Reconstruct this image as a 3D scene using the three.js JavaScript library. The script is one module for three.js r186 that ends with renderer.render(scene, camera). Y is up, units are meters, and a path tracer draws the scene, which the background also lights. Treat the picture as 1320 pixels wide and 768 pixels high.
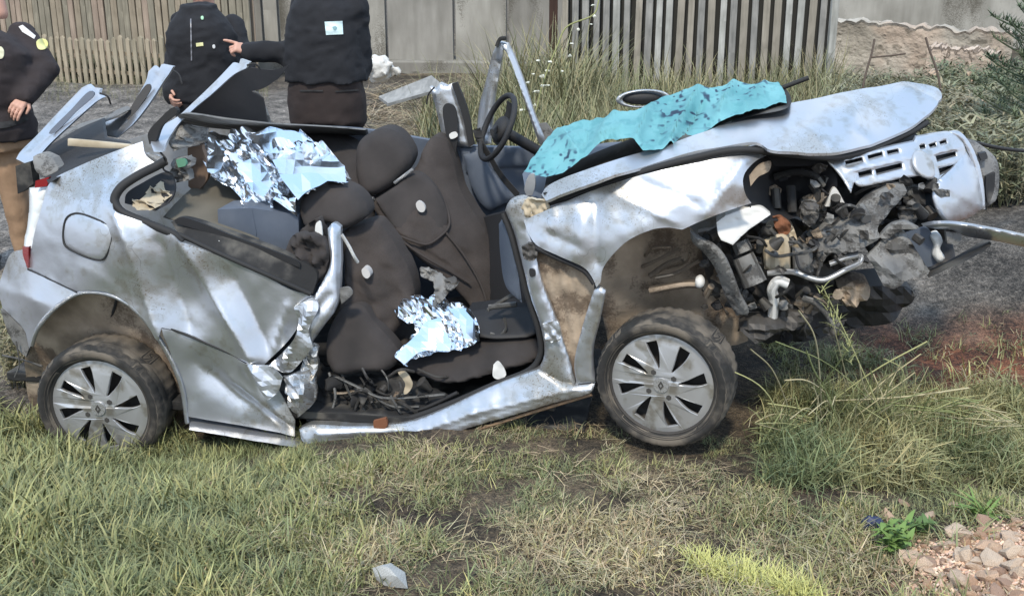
import * as THREE from 'three';
import { mergeGeometries, mergeVertices, toCreasedNormals } from 'three/addons/utils/BufferGeometryUtils.js';
import { RoundedBoxGeometry } from 'three/addons/geometries/RoundedBoxGeometry.js';
import { ConvexGeometry } from 'three/addons/geometries/ConvexGeometry.js';
import { ImprovedNoise } from 'three/addons/math/ImprovedNoise.js';

// ------------------------------------------------------------------ camera, sky, sun, exposure
const IMG_W = 1320, IMG_H = 768, FOCAL = 1415, PITCH = THREE.MathUtils.degToRad(18.05);
const scene = new THREE.Scene();
const camera = new THREE.PerspectiveCamera(2 * Math.atan(IMG_H / 2 / FOCAL) * 180 / Math.PI, IMG_W / IMG_H, 0.05, 600);
camera.position.set(0, 2.2, 0);
camera.rotation.x = -PITCH;
scene.add(camera);

const SUN_DIR = new THREE.Vector3(-0.12, 0.78, 0.58).normalize();
{ // pale, partly clouded sky
  const w = 512, h = 256, data = new Float32Array(w * h * 4), n = new ImprovedNoise();
  for (let j = 0; j < h; j++) for (let i = 0; i < w; i++) {
    const el = ((j + 0.5) / h - 0.5) * Math.PI, az = ((i + 0.5) / w - 0.5) * 2 * Math.PI;
    const d = [Math.cos(el) * Math.cos(az), Math.sin(el), Math.cos(el) * Math.sin(az)];
    const k = Math.pow(Math.max(0, d[1]), 0.42);
    let c = [0.92 - 0.53 * k, 0.97 - 0.34 * k, 1.03 - 0.06 * k];
    if (d[1] > 0) {
      const s = 1 / (d[1] + 0.25);
      let f = 0, a = 0.5, q = 1.6;
      for (let o = 0; o < 5; o++) { f += a * n.noise(d[0] * s * q + 3.1, d[2] * s * q + 8.7, 1.3 * o); a *= 0.5; q *= 2.1; }
      const m = 0.6 * THREE.MathUtils.smoothstep(f, -0.06, 0.34);
      c = c.map((v, t) => v + m * ([1.12, 1.13, 1.15][t] - v));
    } else c = [0.5, 0.48, 0.42];
    const p = (j * w + i) * 4;
    for (let t = 0; t < 3; t++) data[p + t] = c[t] * 1.05;
    data[p + 3] = 1;
  }
  const tex = new THREE.DataTexture(data, w, h, THREE.RGBAFormat, THREE.FloatType);
  tex.mapping = THREE.EquirectangularReflectionMapping; tex.magFilter = tex.minFilter = THREE.LinearFilter; tex.needsUpdate = true;
  scene.background = tex; scene.environment = tex;
}
const sun = new THREE.DirectionalLight(new THREE.Color(1, 0.90, 0.75), 2.4);
sun.position.copy(SUN_DIR).multiplyScalar(30).add(new THREE.Vector3(0, 0, -6));
sun.target.position.set(0, 0, -6); scene.add(sun, sun.target);
sun.castShadow = true; sun.shadow.radius = 12; sun.shadow.mapSize.set(2048, 2048);
Object.assign(sun.shadow.camera, { left: -14, right: 14, top: 14, bottom: -14, near: 1, far: 80 });
const renderer = new THREE.WebGLRenderer({ antialias: true });
renderer.toneMapping = THREE.LinearToneMapping;
renderer.toneMappingExposure = 1.38;
renderer.shadowMap.enabled = true;

// ------------------------------------------------------------------ helpers
const V = (x, y, z) => new THREE.Vector3(x, y, z);
let seed = 7;
const rnd = () => { seed = (seed * 1664525 + 1013904223) >>> 0; return seed / 4294967296; };
const rr = (a, b) => a + (b - a) * rnd();
const pn = new ImprovedNoise();
const fbm = (x, y, z, o = 4) => { let f = 0, a = 0.5; for (let i = 0; i < o; i++) { f += a * pn.noise(x, y, z); x = x * 2.03 + 5.1; y = y * 2.03 + 1.7; z = z * 2.03 + 9.2; a *= 0.5; } return f; };
const sstep = THREE.MathUtils.smoothstep, clamp = THREE.MathUtils.clamp, mix = THREE.MathUtils.lerp;

// a pixel of the photograph gives a direction; distance comes from the plane or ground that the thing stands on
const FWD = V(0, -Math.sin(PITCH), -Math.cos(PITCH)), UP = V(0, Math.cos(PITCH), -Math.sin(PITCH));
const dirOf = (px, py) => FWD.clone().addScaledVector(V(1, 0, 0), (px - IMG_W / 2) / FOCAL).addScaledVector(UP, -(py - IMG_H / 2) / FOCAL);
const at = (px, py, d) => camera.position.clone().addScaledVector(dirOf(px, py), d);
const hubF = at(857, 490, 4.9), hubR = at(134, 522, 5.4);         // the two wheel hubs give the car's side plane
const AX = V(hubF.x - hubR.x, 0, hubF.z - hubR.z).normalize();    // along the car, towards its nose
const INW = V(AX.z, 0, -AX.x).normalize();                        // across the car, away from the viewer
const w0 = hubF.clone().sub(camera.position).dot(INW);
const sideDepth = (px, py, w) => (w + w0) / dirOf(px, py).dot(INW);
const C = (px, py, w) => at(px, py, sideDepth(px, py, w));        // pixel on the plane w metres inside the car's side
const AXP = hubF.clone().sub(hubR).normalize(), UPP = V(0, 0, 0).crossVectors(INW, AXP).negate().normalize();
if (UPP.y < 0) UPP.negate();
const K = (a, w, h) => hubR.clone().addScaledVector(AXP, a).addScaledVector(INW, w).addScaledVector(UPP, h);  // car frame

function groundY(x, z) {
  const back = sstep(-z, 5.6, 7.0);
  let y = 0.28 * back;
  const dip = sstep(-x, 0.1, 1.9) * sstep(-z, 3.6, 4.9) * (1 - sstep(-z, 5.8, 6.9));
  y -= 0.22 * dip;
  y += 0.22 * sstep(x, 1.9, 3.6) * sstep(-z, 4.9, 6.4);
  y += 0.20 * sstep(x, 1.25, 2.1) * (1 - sstep(-z, 3.2, 4.1));
  y += 0.05 * fbm(x * 0.9, z * 0.9, 2.2, 3) + 0.02 * fbm(x * 4, z * 4, 7.7, 3);
  if (z < -11) y += 0.18 * sstep(-z, 11, 15) * (0.5 + fbm(x * 0.5, z * 0.5, 4, 3));
  return y;
}
function ground(px, py) { // where a pixel's ray meets the ground
  const d = dirOf(px, py); let t = 1;
  for (let i = 0; i < 900; i++) { const p = camera.position.clone().addScaledVector(d, t); if (p.y <= groundY(p.x, p.z)) return p; t += 0.03; }
  return camera.position.clone().addScaledVector(d, 28);
}
const onGround = (px, z) => { // ground point under the pixel column at depth z
  const x = (px - IMG_W / 2) / FOCAL * (-z * Math.cos(PITCH) + 1.9 * Math.sin(PITCH)); return V(x, groundY(x, z), z);
};

const names = {};
const numbered = (n) => { const k = names[n] = (names[n] ?? -1) + 1; return k ? n + '_' + String(k).padStart(3, '0') : n; };
function shadows(o) { o.castShadow = o.receiveShadow = true; return o; }
function thing(name, label, category, pos = V(0, 0, 0), group) {
  const g = new THREE.Group(); g.name = numbered(name); g.position.copy(pos); g.userData = { label, category };
  if (group) g.userData.group = group;
  scene.add(g); return g;
}
function originOf(o) { const p = V(0, 0, 0); for (; o && o !== scene; o = o.parent) p.add(o.position); return p; }
function part(name, geo, mat, parent, label) { // geometry comes in world coordinates
  const g = Array.isArray(geo) ? merge(geo) : geo, o = originOf(parent);
  g.translate(-o.x, -o.y, -o.z);
  const m = shadows(new THREE.Mesh(g, mat)); m.name = name; if (label) m.userData.label = label; parent.add(m); return m;
}
function solo(name, geo, mat, label, category, group, kind) { // a thing that is one mesh, its origin at its base
  const g = Array.isArray(geo) ? merge(geo) : geo; g.computeBoundingBox();
  const b = g.boundingBox, o = V((b.min.x + b.max.x) / 2, b.min.y, (b.min.z + b.max.z) / 2);
  g.translate(-o.x, -o.y, -o.z);
  const m = shadows(new THREE.Mesh(g, mat)); m.name = numbered(name); m.position.copy(o);
  if (label) m.userData.label = label; if (category) m.userData.category = category;
  if (group) m.userData.group = group; if (kind) m.userData.kind = kind;
  scene.add(m); return m;
}
function boxUV(g) { // uv in metres from the dominant axis
  if (!g.attributes.normal) g.computeVertexNormals();
  const p = g.attributes.position, n = g.attributes.normal, uv = new Float32Array(p.count * 2);
  for (let i = 0; i < p.count; i++) {
    const a = Math.abs(n.getX(i)), b = Math.abs(n.getY(i)), c = Math.abs(n.getZ(i)), x = p.getX(i), y = p.getY(i), z = p.getZ(i);
    if (b >= a && b >= c) { uv[2 * i] = x; uv[2 * i + 1] = z; } else if (a >= c) { uv[2 * i] = z; uv[2 * i + 1] = y; } else { uv[2 * i] = x; uv[2 * i + 1] = y; }
  }
  g.setAttribute('uv', new THREE.BufferAttribute(uv, 2)); return g;
}
function merge(list) {
  list = list.map((g) => { g = g.index ? g.toNonIndexed() : g; if (!g.attributes.normal) g.computeVertexNormals(); if (!g.attributes.uv) boxUV(g);
    for (const k of Object.keys(g.attributes)) if (!['position', 'normal', 'uv'].includes(k)) g.deleteAttribute(k); return g; });
  return list.length > 1 ? mergeGeometries(list) : list[0];
}
function smoothOutline(pts, step) { // points with a third entry are corners
  const n = pts.length, corners = []; pts.forEach((p, i) => { if (p[2]) corners.push(i); });
  const out = [];
  const sample = (list, closed) => {
    const c = new THREE.CatmullRomCurve3(list.map((p) => V(p[0], p[1], 0)), closed, 'centripetal');
    const k = Math.max(list.length, Math.ceil(c.getLength() / step));
    for (let i = 0; i < k; i++) { const q = c.getPointAt(i / k); out.push([q.x, q.y]); }
  };
  if (!corners.length) sample(pts, true);
  else for (let s = 0; s < corners.length; s++) {
    const a = corners[s], b = corners[(s + 1) % corners.length], span = []; let i = a;
    do { span.push(pts[i]); i = (i + 1) % n; } while (i !== b); span.push(pts[b]);
    if (span.length === 2) { const L = Math.hypot(span[1][0] - span[0][0], span[1][1] - span[0][1]), k = Math.max(1, Math.ceil(L / step)); for (let j = 0; j < k; j++) out.push([mix(span[0][0], span[1][0], j / k), mix(span[0][1], span[1][1], j / k)]); }
    else sample(span, false);
  }
  return out;
}
function solve(A, b) { const n = b.length;
  for (let i = 0; i < n; i++) { let m = i; for (let j = i + 1; j < n; j++) if (Math.abs(A[j][i]) > Math.abs(A[m][i])) m = j;
    [A[i], A[m]] = [A[m], A[i]]; [b[i], b[m]] = [b[m], b[i]];
    for (let j = i + 1; j < n; j++) { const f = A[j][i] / A[i][i]; if (f) { for (let k = i; k < n; k++) A[j][k] -= f * A[i][k]; b[j] -= f * b[i]; } } }
  for (let i = n - 1; i >= 0; i--) { for (let k = i + 1; k < n; k++) b[i] -= A[i][k] * b[k]; b[i] /= A[i][i]; }
  return b;
}
function depthField(ctrl) { // thin-plate surface through [px, py, w] control points
  if (typeof ctrl === 'number') return (x, y) => sideDepth(x, y, ctrl);
  if (typeof ctrl === 'function') return ctrl;
  const n = ctrl.length, P = ctrl.map((c) => [c[0] / 200, c[1] / 200]), phi = (r2) => r2 < 1e-12 ? 0 : 0.5 * r2 * Math.log(r2);
  const q = ctrl.map((c) => 1 / sideDepth(c[0], c[1], c[2]));
  if (n < 3) return (x, y) => { const dx = ctrl[1][0] - ctrl[0][0], dy = ctrl[1][1] - ctrl[0][1], t = ((x - ctrl[0][0]) * dx + (y - ctrl[0][1]) * dy) / (dx * dx + dy * dy); return sideDepth(x, y, mix(ctrl[0][2], ctrl[1][2], t)); };
  const A = [], b = [];
  for (let i = 0; i < n; i++) { const row = []; for (let j = 0; j < n; j++) row.push(phi((P[i][0] - P[j][0]) ** 2 + (P[i][1] - P[j][1]) ** 2) + (i === j ? 1e-5 : 0)); row.push(1, P[i][0], P[i][1]); A.push(row); b.push(q[i]); }
  for (let k = 0; k < 3; k++) { const row = []; for (let j = 0; j < n; j++) row.push(k ? P[j][k - 1] : 1); for (let j = 0; j < 3; j++) row.push(j === k ? -1e-9 : 0); A.push(row); b.push(0); }
  const s = solve(A, b);
  return (x, y) => { x /= 200; y /= 200; let v = s[n] + s[n + 1] * x + s[n + 2] * y; for (let j = 0; j < n; j++) v += s[j] * phi((x - P[j][0]) ** 2 + (y - P[j][1]) ** 2); return 1 / v; };
}
const segDist = (x, y, a, b) => { const dx = b[0] - a[0], dy = b[1] - a[1], L = dx * dx + dy * dy || 1e-9, t = clamp(((x - a[0]) * dx + (y - a[1]) * dy) / L, 0, 1); return Math.hypot(x - a[0] - t * dx, y - a[1] - t * dy); };
function clipTo(poly, ax, lim, keepLess) {
  const out = [];
  for (let i = 0; i < poly.length; i++) {
    const a = poly[i], b = poly[(i + 1) % poly.length], ia = keepLess ? a[ax] <= lim : a[ax] >= lim, ib = keepLess ? b[ax] <= lim : b[ax] >= lim;
    if (ia) out.push(a);
    if (ia !== ib) { const t = (lim - a[ax]) / (b[ax] - a[ax]), p = [a[0] + t * (b[0] - a[0]), a[1] + t * (b[1] - a[1])]; p[ax] = lim; out.push(p); }
  }
  return out;
}
/* A sheet or solid whose outline was read from the photograph, standing at its own distance in the car, with thickness.
   folds: [[x0,y0,x1,y1,height,width], ...] sharp ridges pressed into the sheet; puff: rounded edge; noise: dents */
function panel(outline, ctrl, o = {}) {
  const s = o.cell ?? 7, df = depthField(ctrl); let ol = o.raw ? outline.map((p) => [p[0], p[1]]) : smoothOutline(outline, s * 0.8);
  const area = (q) => q.reduce((t, p, i) => { const b = q[(i + 1) % q.length]; return t + p[0] * b[1] - b[0] * p[1]; }, 0), rims = [ol];
  for (const hl of o.cuts ?? []) { // openings cut right through the sheet, joined to the outline by a bridge
    let h = hl.map((p) => [p[0], p[1]]); if (area(h) * area(ol) > 0) h.reverse(); rims.push(h);
    let best = [1e9, 0, 0]; for (let i = 0; i < ol.length; i++) for (let j = 0; j < h.length; j++) { const d = Math.hypot(ol[i][0] - h[j][0], ol[i][1] - h[j][1]); if (d < best[0]) best = [d, i, j]; }
    const [, bi, bj] = best; ol = [...ol.slice(0, bi + 1), ...h.slice(bj), ...h.slice(0, bj + 1), ...ol.slice(bi)];
  }
  let x0 = 1e9, x1 = -1e9, y0 = 1e9, y1 = -1e9; for (const p of ol) { x0 = Math.min(x0, p[0]); x1 = Math.max(x1, p[0]); y0 = Math.min(y0, p[1]); y1 = Math.max(y1, p[1]); }
  const verts = [], key = new Map(), tris = [];
  const vid = (p) => { const k = Math.round(p[0] * 50) + ':' + Math.round(p[1] * 50); let v = key.get(k); if (v === undefined) { v = verts.length; verts.push([p[0], p[1]]); key.set(k, v); } return v; };
  const ox = x0 - s * 0.37, oy = y0 - s * 0.41;
  for (let cy = oy; cy < y1; cy += s) {
    const row = clipTo(clipTo(ol, 1, cy, false), 1, cy + s, true); if (row.length < 3) continue;
    for (let cx = ox; cx < x1; cx += s) {
      let c = clipTo(clipTo(row, 0, cx, false), 0, cx + s, true); if (c.length < 3) continue;
      let ids = c.map(vid); ids = ids.filter((v, i) => v !== ids[(i + 1) % ids.length]); if (ids.length < 3) continue;
      if (ids.length === 3) { tris.push(ids); continue; }
      const sh = ids.map((v) => new THREE.Vector2(verts[v][0], verts[v][1]));
      for (const f of THREE.ShapeUtils.triangulateShape(sh, [])) tris.push([ids[f[0]], ids[f[1]], ids[f[2]]]);
    }
  }
  const pos = verts.map(([x, y]) => {
    const p = at(x, y, df(x, y)); let off = 0;
    for (const f of o.folds ?? []) off -= f[4] * Math.exp(-Math.pow(segDist(x, y, f, [f[2], f[3]]) / f[5], f[6] ?? 1));
    if (o.puff) { let d = 1e9; for (const q of rims) for (let i = 0; i < q.length; i++) d = Math.min(d, segDist(x, y, q[i], q[(i + 1) % q.length])); const t = 1 - Math.min(1, d / (o.puffR ?? 20)); off += o.puff * (1 - Math.sqrt(1 - t * t)); }
    if (o.noise) { const [a, f, oc, sd] = o.noise; off += a * fbm(p.x * f + (sd ?? 0), p.y * f, p.z * f, oc ?? 3); }
    if (o.crumple) { const [a, f] = o.crumple; off += a * (1 - 2 * Math.abs(pn.noise(p.x * f + 3, p.y * f, p.z * f)) * 2) + a * 0.5 * (1 - 4 * Math.abs(pn.noise(p.x * f * 2.3, p.y * f * 2.3 + 7, p.z * f * 2.3))); }
    if (o.shape) off += o.shape(x, y);
    return o.nrm ? p.addScaledVector(o.nrm, -off) : p.addScaledVector(INW, off);
  });
  const th = o.thick ?? 0.005, dv = (o.dir ?? INW).clone().multiplyScalar(th), N = verts.length;
  const P = [], idx = [];
  for (const p of pos) P.push(p.x, p.y, p.z);
  for (const p of pos) P.push(p.x + dv.x, p.y + dv.y, p.z + dv.z);
  const edges = new Map();
  for (const t of tris) { // wind to face the viewer
    const [a, b, c] = t, ar = (verts[b][0] - verts[a][0]) * (verts[c][1] - verts[a][1]) - (verts[c][0] - verts[a][0]) * (verts[b][1] - verts[a][1]);
    if (Math.abs(ar) < 1e-7) continue;
    const f = ar < 0 ? [a, b, c] : [a, c, b];
    idx.push(...f, f[0] + N, f[2] + N, f[1] + N);
    for (let i = 0; i < 3; i++) { const u = f[i], v = f[(i + 1) % 3]; if (edges.has(v + '_' + u)) edges.delete(v + '_' + u); else edges.set(u + '_' + v, [u, v]); }
  }
  const main = new THREE.BufferGeometry(); main.setAttribute('position', new THREE.Float32BufferAttribute(P, 3)); main.setIndex(idx); main.computeVertexNormals();
  const E = []; for (const [u, v] of edges.values()) { const a = pos[u], b = pos[v], c = b.clone().add(dv), d = a.clone().add(dv); for (const q of [a, d, b, b, d, c]) E.push(q.x, q.y, q.z); }
  let g = main.toNonIndexed();
  if (o.facet) { g.deleteAttribute('normal'); g.computeVertexNormals(); }
  if (E.length) { const e = new THREE.BufferGeometry(); e.setAttribute('position', new THREE.Float32BufferAttribute(E, 3)); e.computeVertexNormals(); g = mergeGeometries([g, e]); }
  const pp = g.attributes.position, uv = new Float32Array(pp.count * 2), q = V(0, 0, 0);
  for (let i = 0; i < pp.count; i++) { q.fromBufferAttribute(pp, i); uv[2 * i] = q.dot(AX); uv[2 * i + 1] = q.y + 0.3 * q.dot(INW); }
  g.setAttribute('uv', new THREE.BufferAttribute(uv, 2));
  return g;
}
const curve = (pts, closed = false) => new THREE.CatmullRomCurve3(pts, closed, 'centripetal');
function tube(pts, r, seg = 24, sides = 8, closed = false) { const g = new THREE.TubeGeometry(curve(pts, closed), seg, r, sides, closed); return boxUV(g); }
const tubeC = (pts, r, seg, sides) => tube(pts.map((p) => C(p[0], p[1], p[2])), r, seg, sides);
function bar(pts, wd, th, seg = 24, up = UPP) { // flat strip with rounded-rectangle section swept along points
  const c = curve(pts), n = seg, P = [], idx = [], sec = [];
  const cw = Math.min(wd, th) * 0.25;
  for (const [x, y] of [[-wd / 2, -th / 2 + cw], [-wd / 2 + cw, -th / 2], [wd / 2 - cw, -th / 2], [wd / 2, -th / 2 + cw], [wd / 2, th / 2 - cw], [wd / 2 - cw, th / 2], [-wd / 2 + cw, th / 2], [-wd / 2, th / 2 - cw]]) sec.push([x, y]);
  for (let i = 0; i <= n; i++) { const p = c.getPointAt(i / n), t = c.getTangentAt(i / n), s = V(0, 0, 0).crossVectors(t, up).normalize(), u = V(0, 0, 0).crossVectors(s, t).normalize();
    for (const [x, y] of sec) { const q = p.clone().addScaledVector(u, x).addScaledVector(s, y); P.push(q.x, q.y, q.z); } }
  const m = sec.length;
  for (let i = 0; i < n; i++) for (let j = 0; j < m; j++) { const a = i * m + j, b = i * m + (j + 1) % m; idx.push(a, b, a + m, b, b + m, a + m); }
  for (let j = 1; j < m - 1; j++) { idx.push(0, j + 1, j); idx.push(n * m, n * m + j, n * m + j + 1); }
  const g = new THREE.BufferGeometry(); g.setAttribute('position', new THREE.Float32BufferAttribute(P, 3)); g.setIndex(idx); g.computeVertexNormals();
  return boxUV(toCreasedNormals(g, 0.7));
}
function block(c, size, x = AX, y = UPP, r = 0.012, seg = 2) { // rounded box in a turned frame
  const g = new RoundedBoxGeometry(size[0], size[1], size[2], seg, Math.min(r, Math.min(...size) * 0.45));
  const X = x.clone().normalize(), Z = V(0, 0, 0).crossVectors(X, y).normalize(), Y = V(0, 0, 0).crossVectors(Z, X);
  g.applyMatrix4(new THREE.Matrix4().makeBasis(X, Y, Z).setPosition(c)); return boxUV(g);
}
// surface of a distance field (naive surface nets)
function nets(sdf, mn, mx, h) {
  const nx = Math.ceil((mx.x - mn.x) / h) + 1, ny = Math.ceil((mx.y - mn.y) / h) + 1, nz = Math.ceil((mx.z - mn.z) / h) + 1;
  const f = new Float32Array(nx * ny * nz), I = (i, j, k) => i + nx * (j + ny * k);
  for (let k = 0; k < nz; k++) for (let j = 0; j < ny; j++) for (let i = 0; i < nx; i++) f[I(i, j, k)] = sdf(mn.x + i * h, mn.y + j * h, mn.z + k * h);
  const id = new Int32Array(nx * ny * nz).fill(-1), P = [], idx = [];
  for (let k = 0; k < nz - 1; k++) for (let j = 0; j < ny - 1; j++) for (let i = 0; i < nx - 1; i++) {
    let c = 0, sx = 0, sy = 0, sz = 0, m = 0;
    for (let q = 0; q < 8; q++) if (f[I(i + (q & 1), j + (q >> 1 & 1), k + (q >> 2))] < 0) m |= 1 << q;
    if (m === 0 || m === 255) continue;
    for (let q = 0; q < 8; q++) for (let b = 0; b < 3; b++) { const r = q | 1 << b; if (r === q || (m >> q & 1) === (m >> r & 1)) continue;
      const a0 = f[I(i + (q & 1), j + (q >> 1 & 1), k + (q >> 2))], a1 = f[I(i + (r & 1), j + (r >> 1 & 1), k + (r >> 2))], t = a0 / (a0 - a1);
      sx += (q & 1) + (b === 0 ? t : 0); sy += (q >> 1 & 1) + (b === 1 ? t : 0); sz += (q >> 2) + (b === 2 ? t : 0); c++; }
    id[I(i, j, k)] = P.length / 3; P.push(mn.x + (i + sx / c) * h, mn.y + (j + sy / c) * h, mn.z + (k + sz / c) * h);
  }
  for (let k = 1; k < nz - 1; k++) for (let j = 1; j < ny - 1; j++) for (let i = 1; i < nx - 1; i++) {
    const a = f[I(i, j, k)] < 0;
    const quad = (p, q, r, s, flip) => { if (p < 0 || q < 0 || r < 0 || s < 0) return; if (flip) idx.push(p, q, r, p, r, s); else idx.push(p, r, q, p, s, r); };
    if (a !== f[I(i + 1, j, k)] < 0) quad(id[I(i, j - 1, k - 1)], id[I(i, j, k - 1)], id[I(i, j, k)], id[I(i, j - 1, k)], a);
    if (a !== f[I(i, j + 1, k)] < 0) quad(id[I(i - 1, j, k - 1)], id[I(i - 1, j, k)], id[I(i, j, k)], id[I(i, j, k - 1)], a);
    if (a !== f[I(i, j, k + 1)] < 0) quad(id[I(i - 1, j - 1, k)], id[I(i, j - 1, k)], id[I(i, j, k)], id[I(i - 1, j, k)], a);
  }
  const g = new THREE.BufferGeometry(); g.setAttribute('position', new THREE.Float32BufferAttribute(P, 3)); g.setIndex(idx); g.computeVertexNormals();
  return boxUV(g);
}
const smin = (a, b, k) => { const h = clamp(0.5 + 0.5 * (b - a) / k, 0, 1); return b + (a - b) * h - k * h * (1 - h); };
function capsule(x, y, z, a, b, ra, rb) { const dx = b[0] - a[0], dy = b[1] - a[1], dz = b[2] - a[2], t = clamp(((x - a[0]) * dx + (y - a[1]) * dy + (z - a[2]) * dz) / (dx * dx + dy * dy + dz * dz + 1e-9), 0, 1);
  return Math.hypot(x - a[0] - t * dx, y - a[1] - t * dy, z - a[2] - t * dz) - mix(ra, rb, t); }

// ------------------------------------------------------------------ textures and materials
const hash = (i, j, s) => { let h = (i * 374761393 + j * 668265263 + s * 2147483647) | 0; h = Math.imul(h ^ (h >>> 13), 1274126177); return ((h ^ (h >>> 16)) >>> 0) / 4294967296; };
function tn(u, v, per, s) { const x = u * per, y = v * per, i = Math.floor(x), j = Math.floor(y), a = x - i, b = y - j, e = a * a * (3 - 2 * a), f = b * b * (3 - 2 * b), w = (q) => ((q % per) + per) % per;
  return mix(mix(hash(w(i), w(j), s), hash(w(i + 1), w(j), s), e), mix(hash(w(i), w(j + 1), s), hash(w(i + 1), w(j + 1), s), e), f); }
const tf = (u, v, per, s, o = 4) => { let r = 0, a = 0.5, t = 0; for (let k = 0; k < o; k++) { r += a * tn(u, v, per, s + k); t += a; a *= 0.5; per *= 2; } return r / t; };
function tex(size, fn, srgb = true, repeat = 1) { // fn(u, v) -> [r, g, b] in 0..1
  const d = new Uint8Array(size * size * 4);
  for (let j = 0; j < size; j++) for (let i = 0; i < size; i++) { const c = fn((i + 0.5) / size, (j + 0.5) / size), p = (j * size + i) * 4; for (let t = 0; t < 3; t++) d[p + t] = clamp(c[t] ?? c[0], 0, 1) * 255; d[p + 3] = 255; }
  const t = new THREE.DataTexture(d, size, size); t.wrapS = t.wrapT = THREE.RepeatWrapping; t.magFilter = THREE.LinearFilter; t.minFilter = THREE.LinearMipmapLinearFilter; t.generateMipmaps = true;
  if (srgb) t.colorSpace = THREE.SRGBColorSpace; t.repeat.set(repeat, repeat); t.needsUpdate = true; return t;
}
const grey = (v) => [v, v, v], lerp3 = (a, b, t) => [mix(a[0], b[0], t), mix(a[1], b[1], t), mix(a[2], b[2], t)];
const std = (color, roughness = 0.8, metalness = 0, extra = {}) => new THREE.MeshStandardMaterial({ color: Array.isArray(color) ? new THREE.Color().setRGB(...color) : color, roughness, metalness, side: THREE.DoubleSide, ...extra });
const scratch = (u, v, s) => { const q = tn(u + 0.02 * tn(u, v, 8, s), v, 256, s + 3); return q; };
const paintMap = tex(1024, (u, v) => {
  const big = tf(u, v, 4, 11, 5), fine = tf(u, v, 32, 5, 4), sp = tn(u, v, 256, 9);
  let c = [0.765, 0.78, 0.80];
  c = lerp3(c, [0.60, 0.57, 0.52], sstep(big * 0.6 + fine * 0.4, 0.48, 0.70) * 0.48);
  c = lerp3(c, [0.42, 0.36, 0.28], sstep(sp * 0.5 + big * 0.5, 0.70, 0.80) * 0.45);
  const sc = (Math.abs(tn(u, v, 16, 21) - 0.5) < 0.005 && big > 0.5) ? 0.22 : 0;
  return lerp3(c, [0.3, 0.29, 0.28], sc);
}, true, 0.9);
const paintRough = tex(512, (u, v) => grey(0.42 + 0.36 * tf(u, v, 6, 31, 5)), false, 0.9);
const grain = tex(512, (u, v) => grey(0.35 * tf(u, v, 16, 41, 3) + 0.65 * tn(u, v, 256, 43)), false, 3);
const mottle = tex(512, (u, v) => grey(tf(u, v, 8, 51, 6)), false, 2);
const weave = tex(256, (u, v) => grey(0.5 + 0.25 * Math.sin(u * 2 * Math.PI * 64) * Math.sin(v * 2 * Math.PI * 64) + 0.25 * tn(u, v, 64, 3)), false, 8);
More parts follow.
